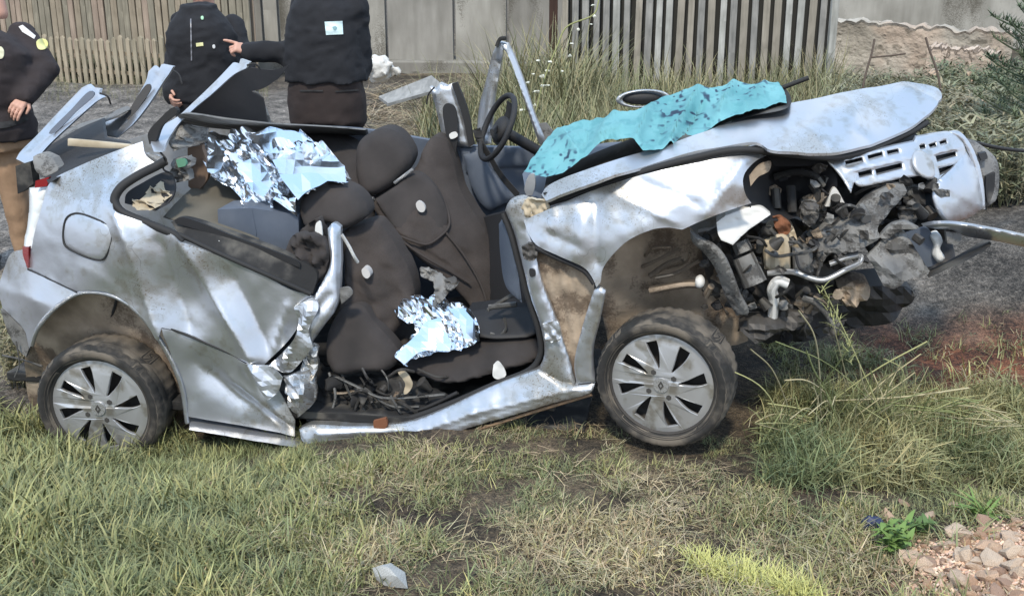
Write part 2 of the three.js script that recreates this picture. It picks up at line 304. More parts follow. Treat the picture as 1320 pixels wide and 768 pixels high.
const M = {
  paint: new THREE.MeshPhysicalMaterial({ color: 0xffffff, map: paintMap, metalness: 0.80, roughness: 0.60, roughnessMap: paintRough, clearcoat: 0.35, clearcoatRoughness: 0.22, side: THREE.DoubleSide, bumpMap: mottle, bumpScale: 0.0015 }),
  paintInner: std([0.42, 0.42, 0.41], 0.55, 0.35, { map: paintMap, bumpMap: mottle, bumpScale: 0.004 }),
  mud: std(0xffffff, 0.95, 0, { map: tex(512, (u, v) => lerp3(lerp3([0.46, 0.41, 0.35], [0.76, 0.69, 0.61], tf(u, v, 8, 61, 6)), [0.28, 0.23, 0.19], sstep(0.85 * tf(u, v, 7, 63, 6) + 0.15 * tn(u, v, 128, 64), 0.5, 0.74) * 0.6), true, 1.4), bumpMap: mottle, bumpScale: 0.01 }),
  black: std([0.018, 0.018, 0.02], 0.6, 0, { bumpMap: grain, bumpScale: 0.001 }),
  blackDusty: std(0xffffff, 0.85, 0, { map: tex(512, (u, v) => lerp3([0.13, 0.13, 0.135], [0.34, 0.33, 0.31], sstep(tf(u, v, 6, 71, 6), 0.4, 0.75)), true, 1.7), bumpMap: mottle, bumpScale: 0.004 }),
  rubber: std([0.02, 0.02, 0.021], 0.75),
  greyPlastic: std(0xffffff, 0.75, 0, { map: tex(512, (u, v) => lerp3(lerp3([0.34, 0.345, 0.35], [0.60, 0.59, 0.57], tf(u, v, 6, 81, 6)), [0.17, 0.16, 0.15], sstep(0.82 * tf(u, v, 10, 83, 6) + 0.18 * tn(u, v, 128, 84), 0.48, 0.70) * 0.6), true, 1.6), bumpMap: mottle, bumpScale: 0.006 }),
  bluePlastic: std(0xffffff, 0.6, 0, { map: tex(256, (u, v) => lerp3([0.30, 0.34, 0.40], [0.40, 0.43, 0.48], tf(u, v, 6, 85, 5)), true, 1.6), bumpMap: grain, bumpScale: 0.0008 }),
  seat: std(0xffffff, 0.92, 0, { map: tex(512, (u, v) => lerp3([0.185, 0.168, 0.162], [0.31, 0.283, 0.272], tf(u, v, 6, 91, 6) * 0.7 + 0.3 * tn(u, v, 256, 5)), true, 1.5), bumpMap: weave, bumpScale: 0.0012 }),
  seatDark: std(0xffffff, 0.92, 0, { map: tex(512, (u, v) => lerp3([0.17, 0.16, 0.16], [0.28, 0.26, 0.255], tf(u, v, 6, 95, 6)), true, 1.5), bumpMap: weave, bumpScale: 0.0012 }),
  beige: std(0xffffff, 0.7, 0, { map: tex(256, (u, v) => lerp3([0.62, 0.56, 0.46], [0.82, 0.78, 0.70], tf(u, v, 6, 97, 5)), true, 2) }),
  white: std([0.72, 0.72, 0.7], 0.6, 0, { bumpMap: mottle, bumpScale: 0.003 }),
  steel: std([0.5, 0.5, 0.5], 0.45, 0.8, { bumpMap: mottle, bumpScale: 0.003 }),
  alloy: std(0xffffff, 0.36, 0.6, { map: tex(256, (u, v) => lerp3([0.74, 0.745, 0.75], [0.60, 0.585, 0.56], sstep(tf(u, v, 6, 99, 5), 0.5, 0.75)), true, 3) }),
  rust: std([0.22, 0.09, 0.045], 0.9, 0.1, { bumpMap: mottle, bumpScale: 0.004 }),
  darkSteel: std([0.09, 0.085, 0.08], 0.6, 0.5, { bumpMap: mottle, bumpScale: 0.004 }),
  foil: std([0.90, 0.93, 0.97], 0.16, 1),
  lensClear: new THREE.MeshPhysicalMaterial({ color: 0xdfe4e6, roughness: 0.15, metalness: 0, clearcoat: 1, side: THREE.DoubleSide }),
  lensRed: new THREE.MeshPhysicalMaterial({ color: 0x8a2226, roughness: 0.2, clearcoat: 1, side: THREE.DoubleSide }),
  bench: std(0xffffff, 0.9, 0, { map: tex(256, (u, v) => lerp3([0.31, 0.30, 0.27], [0.44, 0.42, 0.38], tf(u, v, 6, 93, 6)), true, 1.5), bumpMap: weave, bumpScale: 0.0012 }),
  hole: std([0.008, 0.008, 0.008], 1),
  logo: std([0.5, 0.49, 0.48], 0.7),
};
// ------------------------------------------------------------------ ground
const soilMap = tex(1024, (u, v) => { const a = tf(u, v, 8, 131, 6), b = tn(u, v, 256, 133), c = tf(u, v, 64, 137, 3); return grey(clamp(0.45 + 0.5 * (a - 0.5) + 0.35 * (b - 0.5) + 0.4 * (c - 0.5), 0, 1)); }, true, 0.8);
{
  const xs = [], zs = [];
  for (let x = -60; x < -7; x += 1.5) xs.push(x); for (let x = -7; x <= 7; x += 0.06) xs.push(x); for (let x = 7.5; x <= 60; x += 1.5) xs.push(x);
  for (let z = 6; z > -2; z -= 0.5) zs.push(z); for (let z = -2; z > -9; z -= 0.06) zs.push(z); for (let z = -9; z > -24; z -= 0.25) zs.push(z); for (let z = -24; z >= -300; z -= 6) zs.push(z);
  const pos = [], col = [], uv = [], idx = [], c = new THREE.Color();
  for (const z of zs) for (const x of xs) {
    const y = groundY(x, z) + 0.012 * fbm(x * 14, z * 14, 3.3, 3); pos.push(x, y, z); uv.push(x, z);
    const n = fbm(x * 1.3, z * 1.3, 11, 4);
    let k = lerp3([0.115, 0.082, 0.052], [0.20, 0.155, 0.10], clamp(0.5 + n * 1.4, 0, 1));
    const red = sstep(x + 0.25 * n * 4, 1.55, 2.0) * sstep(-z + 0.5 * n, 4.3, 4.9) * (1 - sstep(-z + 0.6 * n, 5.6, 6.2));
    k = lerp3(k, [0.33, 0.12, 0.06], red * 0.9);
    const greyS = sstep(x + n, 1.6, 2.3) * sstep(-z + 0.5 * n, 5.7, 6.3) * (1 - sstep(-z, 8.5, 11));
    k = lerp3(k, [0.20, 0.185, 0.168], greyS * 0.85);
    const path = sstep(-x + n, 1.2, 2.2) * sstep(-z + 0.4 * n, 5.2, 6.0) * (1 - sstep(-z + n, 14, 16));
    k = lerp3(k, [0.36, 0.325, 0.29], path);
    const pale = sstep(fbm(x * 0.7 + 4, z * 0.7, 17, 5), -0.02, 0.05) * (x > -1.5 && x < 1.5 && z < -9 ? 1 : 0); k = lerp3(k, [0.34, 0.27, 0.18], pale);
    const bed = sstep(x + 0.5 * n, 1.35, 1.6) * (1 - sstep(-z + 0.3 * n, 3.55, 3.8)); k = lerp3(k, [0.52, 0.34, 0.23], bed);
    col.push(...k.map((v) => v * 2.2));
  }
  const W = xs.length;
  for (let j = 0; j < zs.length - 1; j++) for (let i = 0; i < W - 1; i++) { const a = j * W + i; idx.push(a, a + 1, a + W, a + 1, a + W + 1, a + W); }
  const g = new THREE.BufferGeometry(); g.setAttribute('position', new THREE.Float32BufferAttribute(pos, 3)); g.setAttribute('color', new THREE.Float32BufferAttribute(col, 3)); g.setAttribute('uv', new THREE.Float32BufferAttribute(uv, 2)); g.setIndex(idx); g.computeVertexNormals();
  const m = shadows(new THREE.Mesh(g, std(0xffffff, 0.95, 0, { map: soilMap, vertexColors: true, bumpMap: soilMap, bumpScale: 0.015 }))); m.name = 'ground'; m.userData.kind = 'structure'; m.userData.label = 'uneven soil verge with dry patches'; scene.add(m);
}
// ------------------------------------------------------------------ the wrecked car
const carBase = hubR.clone().lerp(hubF, 0.5).addScaledVector(INW, 0.75); carBase.y = groundY(carBase.x, carBase.z);
const car = thing('wrecked_car', 'crushed silver sedan with its roof cut away, standing on the grass verge', 'car', carBase);
const P = (name, outline, ctrl, mat, o, parent = car, label) => part(name, panel(outline, ctrl, o), mat, parent, label);

// --- body structure that closes the shell
part('floor_pan', [block(K(1.25, 0.78, -0.17), [2.2, 0.05, 1.36]), block(K(1.3, 0.8, -0.10), [1.9, 0.13, 0.22], AXP, UPP, 0.05)], M.blackDusty, car);
part('bulkhead', [block(K(2.22, 0.78, 0.12), [0.05, 0.62, 1.3])], M.blackDusty, car);
part('seat_bulkhead', [block(K(0.36, 0.82, 0.13), [0.06, 0.6, 1.15])], M.blackDusty, car);
part('boot_floor', [block(K(-0.2, 0.82, 0.02), [1.0, 0.05, 1.1])], M.blackDusty, car);

// --- rear quarter panel
let sideFolds;
const quarterCtrl = [[40, 340, 0.14], [59, 243, 0.20], [110, 215, 0.20], [183, 184, 0.26], [90, 290, 0.05], [95, 370, 0.0], [150, 375, -0.01], [148, 258, 0.05], [205, 214, 0.2], [206, 420, -0.015], [180, 320, -0.02], [235, 307, 0.02], [300, 338, 0.05], [250, 380, 0.07], [330, 355, 0.06], [310, 420, 0.03], [400, 384, 0.13], [340, 466, 0.035], [375, 420, 0.11], [262, 438, 0.03], [381, 545, 0.05], [242, 535, 0.02], [300, 545, 0.03], [260, 490, 0.04], [320, 510, 0.03], [366, 515, 0.04]], quarterDepth = depthField(quarterCtrl);
const quarter = P('quarter_panel', [
  [59, 243, 1], [68, 231], [101, 214], [142, 197], [183, 182, 1], [187, 200], [203, 213, 1], [176, 227], [154, 243], [147, 258], [154, 271], [190, 288], [234, 307], [281, 329], [330, 351], [375, 373], [404, 382, 1],
  [392, 408], [372, 438], [340, 470, 1], [315, 463], [262, 440], [211, 420, 1], [206, 437], [190, 414], [169, 393], [142, 378], [115, 374], [98, 376, 1], [66, 361], [35, 347, 1], [44, 300]],
  quarterCtrl,
  M.paint, { cell: 5, thick: 0.006, noise: [0.008, 5, 2], crumple: [0.0018, 5], folds: sideFolds = [[150, 268, 208, 430, 0.045, 14], [236, 309, 326, 460, 0.06, 14], [205, 315, 240, 420, -0.035, 16], [300, 360, 345, 455, -0.04, 16], [372, 395, 350, 455, 0.03, 7], [110, 345, 150, 370, 0.006, 10]] });
const flapLine = [[85, 283], [96, 276], [120, 282], [141, 294], [143, 303], [133, 332], [124, 334], [98, 325], [83, 314]];
part('fuel_flap', panel(flapLine, (x, y) => quarterDepth(x, y) - 0.016, { cell: 4, thick: 0.02, puff: 0.004, puffR: 3 }), M.paint, quarter);
part('flap_seal', tube(flapLine.map(([x, y]) => at(113 + (x - 113) * 1.03, 305 + (y - 305) * 1.03, quarterDepth(x, y) - 0.009)), 0.0052, 80, 6, true), M.rubber, quarter);  // black tube drawn for the shade in the gap round the flap
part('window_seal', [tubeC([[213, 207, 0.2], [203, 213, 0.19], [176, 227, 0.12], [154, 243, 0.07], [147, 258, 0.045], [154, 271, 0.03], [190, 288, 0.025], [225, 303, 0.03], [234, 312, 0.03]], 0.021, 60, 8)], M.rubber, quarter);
part('window_trim', [tubeC([[230, 302, 0.035], [281, 326, 0.05], [330, 348, 0.06], [400, 379, 0.12]], 0.012, 30, 8)], M.rubber, quarter);
part('shoulder_seal', tube([[207, 419], [235, 430], [262, 441], [290, 453], [315, 464], [342, 472]].map(([x, y]) => at(x, y, quarterDepth(x, y) - 0.004)), 0.0055, 30, 6), M.rubber, quarter);  // black tube painting the dark of the panel seam, no groove modelled
part('bumper_seal', tube([[35, 347], [66, 361.5], [98, 376.5]].map(([x, y]) => at(x, y, quarterDepth(x, y) - 0.006)), 0.004, 20, 6), M.rubber, quarter);  // black tube standing in for the shaded seam above the bumper

P('lower_door_panel', [[211, 421, 1], [262, 441], [315, 464], [340, 471, 1], [352, 490], [366, 515], [381, 541, 1], [380, 562, 1], [300, 547], [242, 537, 1], [234, 498], [223, 468]],
  quarterCtrl, M.paint, { cell: 5, thick: 0.006, noise: [0.008, 5, 2], crumple: [0.0018, 5], folds: [...sideFolds, [250, 470, 310, 520, -0.03, 12], [300, 490, 375, 545, 0.028, 9], [270, 480, 360, 548, -0.02, 12], [316, 470, 340, 512, 0.02, 8]] });
P('folded_skin', [[318, 468, 1], [352, 474], [364, 486, 1], [358, 505], [345, 515, 1], [332, 495]], [[318, 468, 0.005], [352, 474, -0.01], [345, 515, -0.02]], M.paint, { cell: 6, thick: 0.006, facet: true, noise: [0.03, 9, 3], folds: [[326, 474, 346, 510, 0.03, 6]] });
P('rear_sill', [[242, 537, 1], [300, 546], [381, 561, 1], [392, 581, 1], [330, 571], [241, 556, 1]], [[242, 545, 0.02], [330, 560, 0.02], [385, 572, 0.0]], M.paint, { cell: 5, thick: 0.03, puff: 0.02, puffR: 9, noise: [0.006, 9, 3] });
P('wheel_arch_liner', [[30, 470, 1], [34, 420], [60, 390], [95, 372], [145, 370], [190, 400], [220, 440], [246, 560, 1], [150, 560], [40, 520]], [[40, 450, 0.2], [120, 385, 0.13], [120, 480, 0.3], [230, 500, 0.2], [200, 420, 0.15]], M.mud, { cell: 8, thick: 0.02, noise: [0.04, 5, 4] });
part('liner_crack', tubeC([[150, 385, 0.13], [146, 400, 0.15], [140, 412, 0.18], [128, 420, 0.22]], 0.008, 16, 6), M.black, car);
part('arch_lip', tubeC([[40, 445, 0.03], [47, 425, 0.02], [68, 399, 0.01], [98, 379, 0.003], [115, 376, 0.0], [142, 380, 0.0], [169, 395, 0.0], [190, 416, 0.0], [206, 439, 0.0], [223, 470, 0.01], [234, 500, 0.015], [241, 545, 0.02]], 0.012, 50, 6), M.paint, car);
P('rear_bumper', [[35, 348, 1], [66, 362], [98, 377, 1], [88, 382], [68, 399], [52, 418], [40, 440], [37, 449, 1], [30, 425], [2, 396, 1], [-2, 372], [5, 345], [14, 326], [27, 322, 1]],
  [[35, 348, 0.14], [98, 377, 0.0], [40, 440, 0.05], [2, 396, 0.22], [0, 360, 0.28], [27, 322, 0.2], [45, 395, 0.05]], M.paint, { cell: 5, thick: 0.006, noise: [0.01, 6, 3, 8], folds: [[5, 372, 60, 390, 0.012, 14]] });
P('bumper_fragment', [[0, 398, 1], [14, 410], [30, 424, 1], [36, 448], [33, 460, 1], [20, 448], [6, 420]], 0.16, M.greyPlastic, { cell: 4, thick: 0.02, noise: [0.03, 9, 3] });
for (const g of [tubeC([[20, 440, 0.14], [24, 470, 0.12], [18, 486, 0.12]], 0.004, 12, 5), tubeC([[2, 458, 0.2], [26, 463, 0.2], [54, 472, 0.2]], 0.006, 12, 5)]) part('hanging_strip', g, M.greyPlastic, car);
const tail = P('tail_light', [[34, 243, 1], [58, 242, 1], [44, 300], [35, 346, 1], [29, 328], [27, 318], [33, 282]], [[34, 243, 0.27], [58, 242, 0.21], [35, 346, 0.15], [27, 318, 0.22]], M.lensClear, { cell: 4, thick: 0.05, puff: 0.02, puffR: 7 });
part('red_lens', panel([[28, 318, 1], [36, 318, 1], [35, 346, 1], [29, 330]], [[28, 318, 0.19], [36, 318, 0.15], [35, 346, 0.13]], { cell: 4, thick: 0.02 }), M.lensRed, tail);
part('red_lens', panel([[45, 233, 1], [62, 228, 1], [60, 240, 1], [44, 242, 1]], 0.21, { cell: 4, thick: 0.02 }), M.lensRed, tail);

// --- cut pillars and the open boot
P('boot_lid_edge', [[19, 205, 1], [24, 196], [44, 176], [76, 142], [104, 113, 1], [112, 109, 1], [117, 114, 1], [127, 115, 1], [125, 121, 1], [131, 126, 1], [121, 132, 1], [94, 156], [60, 188], [44, 207], [36, 214, 1]], [[19, 205, 0.46], [36, 214, 0.40], [60, 160, 0.62], [76, 172, 0.50], [103, 114, 0.82], [127, 126, 0.66]], M.paint, { cell: 3, thick: 0.03, puff: 0.006, puffR: 3, folds: [[34, 196, 118, 121, -0.03, 4]] });
P('boot_slot', [[90, 142], [116, 117], [121, 121], [97, 144], [68, 172], [62, 172]], [[65, 172, 0.515], [118, 119, 0.65]], M.bluePlastic, { cell: 4, thick: 0.01 });
P('boot_corner_cover', [[19, 214, 1], [38, 208, 1], [42, 236, 1], [34, 243], [22, 250, 1]], 0.3, M.blackDusty, { cell: 5, thick: 0.06 });
P('boot_interior', [[40, 200, 1], [66, 186], [100, 166], [130, 153, 1], [134, 178, 1], [165, 186], [140, 200], [95, 218], [62, 236, 1]], [[50, 225, 0.32], [130, 155, 0.95], [150, 190, 0.4]], M.black, { cell: 6, thick: 0.03, noise: [0.03, 6, 3] });
P('boot_shelf_edge', [[68, 177, 1], [100, 160], [130, 152, 1], [160, 138], [164, 142, 1], [132, 158], [100, 170], [72, 181, 1]], [[70, 178, 0.9], [130, 155, 1.0], [162, 140, 1.1]], M.greyPlastic, { cell: 4, thick: 0.03, puff: 0.01, puffR: 4 });
P('cut_rail', [[86, 179, 1], [130, 183], [168, 187, 1], [168, 192, 1], [130, 191], [86, 188, 1]], 0.34, M.beige, { cell: 3, thick: 0.02, puff: 0.004, puffR: 3 });
P('boot_hinge_cover', [[41, 202, 1], [50, 198], [66, 204, 1], [74, 216, 1], [72, 223], [56, 228, 1], [45, 222]], [[41, 202, 0.30], [66, 204, 0.33], [56, 228, 0.25]], M.greyPlastic, { cell: 4, thick: 0.06, puff: 0.01, puffR: 4, folds: [[44, 208, 70, 218, 0.015, 5]] });
P('cut_pillar', [[149, 178, 1], [134, 174], [132, 158, 1], [158, 148], [170, 132], [187, 103], [190, 92, 1], [197, 85, 1], [203, 90, 1], [207, 83, 1], [222, 86, 1], [216, 96, 1], [210, 104], [192, 132], [170, 160]], [[134, 160, 1.08], [149, 178, 0.96], [170, 132, 1.2], [185, 142, 1.06], [200, 85, 1.36], [221, 91, 1.2]], M.paint, { cell: 3, thick: 0.03, puff: 0.006, puffR: 3, folds: [[148, 168, 200, 98, -0.03, 4]] });
P('pillar_trim', [[160, 150, 1], [190, 108], [194, 112], [166, 156, 1]], [[163, 152, 1.07], [192, 110, 1.19]], M.black, { cell: 4, thick: 0.01 });
P('cut_pillar', [[197, 196, 1], [193, 180], [206, 164], [228, 150], [250, 130], [277, 104], [299, 81, 1], [306, 83, 1], [309, 76, 1], [321, 80, 1], [316, 88, 1], [300, 96], [272, 120], [244, 144], [220, 170], [208, 196, 1]], [[194, 182, 0.36], [208, 196, 0.28], [228, 150, 0.62], [244, 146, 0.52], [300, 80, 0.84], [318, 87, 0.7]], M.paint, { cell: 3, thick: 0.025, puff: 0.006, puffR: 3, folds: [[206, 184, 308, 84, -0.02, 3]] });
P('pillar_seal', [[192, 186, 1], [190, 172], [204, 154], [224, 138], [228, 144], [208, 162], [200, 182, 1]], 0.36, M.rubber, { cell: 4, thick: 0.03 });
P('roof_lining', [[232, 150, 1], [262, 124], [300, 97], [322, 87, 1], [350, 90], [372, 84, 1], [356, 102, 1], [338, 114], [322, 118, 1], [338, 126, 1], [345, 160, 1], [290, 155]], [[235, 150, 0.6], [300, 97, 0.8], [370, 85, 1.3], [345, 158, 1.1]], M.seatDark, { cell: 6, thick: 0.02, noise: [0.03, 5, 3] });
P('lining_strut', [[318, 117, 1], [330, 119], [340, 136], [347, 162], [341, 163, 1], [332, 138], [320, 123]], 1.12, M.greyPlastic, { cell: 3, thick: 0.02 });
P('parcel_shelf', [[226, 150, 1], [232, 147], [290, 154], [345, 160, 1], [420, 164], [470, 168, 1], [472, 178, 1], [380, 174], [300, 168], [268, 165], [238, 160, 1]], [[230, 152, 0.55], [300, 158, 0.8], [470, 170, 1.4]], M.greyPlastic, { cell: 5, thick: 0.04, puff: 0.012, puffR: 5 });
P('pillar_base_trim', [[216, 170, 1], [230, 158, 1], [266, 166, 1], [262, 184, 1], [240, 190, 1], [220, 196, 1]], [[216, 180, 0.46], [266, 170, 0.6], [240, 192, 0.46]], M.greyPlastic, { cell: 4, thick: 0.02, facet: true, crumple: [0.02, 9] });
P('pillar_base_plate', [[181, 203, 1], [186, 198], [206, 202], [207, 207, 1], [195, 209]], 0.24, M.paint, { cell: 3, thick: 0.015 });
P('belt_reel', [[220, 206, 1], [240, 202, 1], [246, 214, 1], [238, 220, 1], [244, 232, 1], [226, 236, 1], [219, 224, 1]], 0.42, M.greyPlastic, { cell: 3, thick: 0.06, facet: true, crumple: [0.02, 18] });
P('reel_bracket', [[226, 206, 1], [236, 204], [239, 213], [229, 216, 1]], 0.40, std([0.12, 0.3, 0.2], 0.7), { cell: 3, thick: 0.02 });
P('side_trim', [[242, 190, 1], [262, 186, 1], [266, 230], [252, 250, 1], [242, 240, 1]], 0.57, std([0.16, 0.11, 0.08], 0.85), { cell: 5, thick: 0.03, noise: [0.04, 8, 3] });
P('window_frame_inner', [[160, 262, 1], [162, 250], [182, 236], [214, 222], [222, 230], [224, 248], [216, 262], [200, 272, 1]], [[165, 258, 0.14], [218, 228, 0.34], [205, 270, 0.16]], M.black, { cell: 5, thick: 0.02 });
P('torn_lining', [[162, 258, 1], [184, 256, 1], [192, 240, 1], [198, 246, 1], [206, 231, 1], [212, 243, 1], [220, 252, 1], [204, 266, 1], [190, 272], [170, 266, 1]], [[165, 260, 0.12], [210, 240, 0.27], [195, 270, 0.13]], M.beige, { cell: 4, thick: 0.01, facet: true, crumple: [0.03, 12] });

for (const l of [[[222, 90, 1.2], [230, 96, 1.18], [234, 108, 1.16]], [[128, 120, 0.66], [138, 124, 0.66], [142, 134, 0.68]], [[318, 84, 0.7], [328, 82, 0.7], [336, 90, 0.72]], [[206, 196, 0.3], [214, 206, 0.3], [210, 218, 0.3], [222, 224, 0.32]], [[560, 112, 1.46], [552, 122, 1.46], [550, 134, 1.47]]]) part('torn_wire', tubeC(l, 0.005, 14, 5), M.rubber, car);
// --- far side of the body
P('far_body_side', [[300, 162, 1], [400, 163], [470, 167], [572, 184, 1], [610, 188], [702, 191, 1], [730, 240], [725, 430, 1], [330, 440, 1]], 1.56, M.bluePlastic, { cell: 10, thick: 0.05 });
P('far_door_trim', [[592, 191, 1], [640, 190], [702, 191, 1], [700, 214, 1], [640, 217], [634, 219], [600, 222, 1]], 1.535, M.bluePlastic, { cell: 5, thick: 0.02, puff: 0.01, puffR: 5 });
P('far_door_card', [[596, 200, 1], [618, 195], [632, 218], [650, 240], [664, 254], [640, 268], [630, 272], [618, 262], [606, 240, 1]], 1.49, M.bluePlastic, { cell: 5, thick: 0.03, puff: 0.02, puffR: 12 });
P('cut_pillar', [[553, 112, 1], [560, 115, 1], [566, 107, 1], [574, 111, 1], [582, 108, 1], [592, 136], [600, 162], [607, 190, 1], [572, 188, 1], [562, 146]], 1.5, M.paint, { cell: 4, thick: 0.05, puff: 0.02, puffR: 6, noise: [0.01, 12, 3] });
P('belt_slot', [[571, 138], [576, 133], [586, 138], [590, 176], [588, 196], [596, 240], [608, 268], [590, 258], [580, 210], [575, 176]], 1.455, M.black, { cell: 4, thick: 0.012 });
P('pillar_seal', [[582, 108, 1], [589, 106, 1], [602, 140], [611, 186, 1], [604, 190, 1], [596, 150]], 1.47, M.rubber, { cell: 4, thick: 0.03 });
P('belt_guide', [[579, 173], [587, 170], [590, 175], [581, 179]], 1.44, M.white, { cell: 3, thick: 0.01 });
P('windscreen_pillar', [[614, 186, 1], [617, 140], [626, 104], [638, 62], [647, 56, 1], [648, 66], [642, 96], [636, 130], [632, 186, 1]], [[615, 180, 1.54], [632, 182, 1.46], [638, 64, 1.48], [648, 62, 1.42]], M.paint, { cell: 3, thick: 0.04, puff: 0.006, puffR: 3, folds: [[629, 176, 643, 80, -0.04, 3]] });
P('windscreen_pillar', [[638, 62, 1], [642, 54], [655, 56, 1], [664, 76], [676, 108], [690, 150], [702, 182], [696, 188, 1], [686, 160], [668, 104], [650, 64]], [[645, 58, 1.44], [700, 184, 1.42]], M.paint, { cell: 3, thick: 0.04, puff: 0.006, puffR: 3, folds: [[652, 62, 696, 176, 0.02, 3]] });
part('pillar_tip', tubeC([[640, 60, 1.42], [645, 50, 1.42], [652, 49, 1.42]], 0.012, 8, 6), M.blackDusty, car);
part('steering_wheel', (() => { const c = C(641, 164, 1.3), g = new THREE.TorusGeometry(0.185, 0.016, 10, 48), n = AX.clone().multiplyScalar(-0.80).addScaledVector(V(0, 1, 0), 0.42).addScaledVector(INW, -0.42).normalize();
  g.applyQuaternion(new THREE.Quaternion().setFromUnitVectors(V(0, 0, 1), n)); g.translate(c.x, c.y, c.z);
  const h = new THREE.SphereGeometry(0.075, 20, 12); h.scale(1, 1, 0.5); h.applyQuaternion(new THREE.Quaternion().setFromUnitVectors(V(0, 0, 1), n)); h.translate(c.x + n.x * -0.02, c.y - 0.01, c.z);
  return [g, h, tube([c, c.clone().addScaledVector(n, -0.4).add(V(0, -0.05, 0))], 0.03, 6, 8), bar([c.clone().addScaledVector(INW, -0.17), c, c.clone().addScaledVector(INW, 0.17)], 0.035, 0.02, 8)]; })(), M.black, car);
part('seat_belt', [bar([C(614, 166, 1.40), C(620, 184, 1.40), C(630, 200, 1.37), C(646, 226, 1.3), C(668, 252, 1.22)], 0.045, 0.004, 24, UPP), bar([C(657, 132, 1.36), C(655, 150, 1.38), C(646, 170, 1.4), C(640, 186, 1.42)], 0.05, 0.006, 16, UPP)], M.rubber, car);
P('windscreen_corner', [[690, 160, 1], [704, 158, 1], [716, 172, 1], [710, 180, 1], [698, 182, 1]], 1.44, M.greyPlastic, { cell: 3, thick: 0.01 });

// --- dashboard, cowl and hood
P('dashboard', [[672, 226, 1], [700, 216], [780, 196], [830, 200], [760, 236], [700, 256], [690, 258], [676, 250, 1]], [[675, 240, 0.55], [700, 220, 0.9], [830, 198, 0.75], [700, 255, 0.4]], M.bluePlastic, { cell: 6, thick: 0.25, puff: 0.04, puffR: 14 });
P('cowl', [[705, 226, 1], [780, 192], [900, 150], [1010, 112], [1020, 135], [960, 152], [860, 188], [760, 226], [700, 250, 1]], [[705, 240, 0.34], [780, 192, 1.0], [1010, 115, 1.5], [860, 186, 0.4], [1018, 134, 0.9]], M.blackDusty, { cell: 8, thick: 0.02 });
const hood = P('hood', [[698, 250, 1], [704, 241], [795, 206], [863, 185], [910, 170], [965, 148], [1019, 135], [1058, 127], [1125, 114], [1166, 109], [1197, 110], [1211, 115], [1215, 125], [1209, 140, 1], [1193, 152], [1173, 166], [1125, 186], [1078, 197], [1034, 196], [992, 192], [984, 185, 1], [962, 186], [897, 196], [829, 216], [761, 240], [704, 258, 1]],
  [[700, 250, 0.16], [795, 210, 0.18], [829, 214, 0.13], [897, 194, 0.14], [910, 172, 0.42], [965, 148, 0.85], [980, 184, 0.13], [1034, 195, 0.18], [1019, 136, 1.05], [1125, 114, 1.25], [1078, 196, 0.34], [1125, 185, 0.52], [1197, 111, 1.15], [1212, 130, 1.0], [1173, 165, 0.72], [1100, 150, 0.72]],
  M.paint, { cell: 5, thick: 0.012, nrm: UPP, dir: UPP.clone().negate(), noise: [0.014, 3.5, 2, 12], folds: [[1168, 118, 1208, 136, 0.03, 7], [1020, 150, 1160, 128, 0.02, 16], [985, 184, 1040, 150, -0.02, 12], [1052, 176, 1072, 186, -0.015, 4], [1105, 170, 1122, 180, -0.012, 4], [720, 246, 980, 184, 0.012, 7]] });
part('hood_seal', tubeC([[704, 262, 0.13], [761, 245, 0.12], [829, 221, 0.11], [897, 203, 0.10], [950, 193, 0.10], [990, 195, 0.14], [1034, 200, 0.2], [1078, 202, 0.36], [1125, 191, 0.54], [1173, 171, 0.74], [1195, 158, 0.85]], 0.016, 60, 6), M.rubber, hood);
P('hood_underside', [[985, 196, 1], [1034, 201], [1078, 204], [1125, 192], [1180, 170, 1], [1186, 180], [1120, 200], [1070, 212], [1000, 214, 1]], [[990, 205, 0.3], [1078, 208, 0.5], [1180, 176, 0.9]], M.black, { cell: 6, thick: 0.05 });
P('hood_hinge', [[672, 268, 1], [678, 257], [692, 256], [706, 262], [708, 270], [694, 280], [678, 280, 1]], 0.1, M.beige, { cell: 3, thick: 0.03, crumple: [0.012, 30] });
P('wiper_stub', [[679, 252, 1], [676, 244], [682, 226], [688, 224], [690, 238], [686, 252, 1]], 0.3, M.steel, { cell: 3, thick: 0.02 });

// --- front fender, hinge pillar, sill
P('front_fender', [[675, 284, 1], [720, 264], [761, 247], [829, 225], [897, 210], [951, 200], [988, 201, 1], [975, 207], [962, 220], [958, 232], [962, 252], [969, 262, 1], [917, 279], [880, 296, 1], [860, 293], [839, 296], [811, 309], [795, 323], [781, 340], [776, 350], [774, 364], [769, 370, 1], [765, 361], [754, 346], [721, 330], [691, 315], [680, 299]],
  [[675, 284, 0.10], [761, 247, 0.09], [829, 225, 0.085], [897, 210, 0.09], [988, 201, 0.16], [962, 240, 0.04], [880, 294, -0.02], [860, 270, 0.0], [811, 309, -0.02], [769, 368, 0.0], [721, 328, 0.03], [740, 290, 0.035], [690, 312, 0.06], [920, 240, 0.03], [965, 258, 0.05]],
  M.paint, { cell: 5, thick: 0.006, noise: [0.008, 5, 2, 21], crumple: [0.0018, 5], folds: [[790, 250, 870, 285, 0.012, 4], [830, 235, 900, 262, -0.010, 5], [715, 275, 700, 310, 0.014, 4], [768, 262, 768, 340, -0.022, 8], [752, 280, 745, 330, 0.012, 8], [960, 205, 910, 275, 0.025, 9], [700, 300, 745, 318, -0.01, 6], [805, 300, 900, 250, 0.012, 14]] });
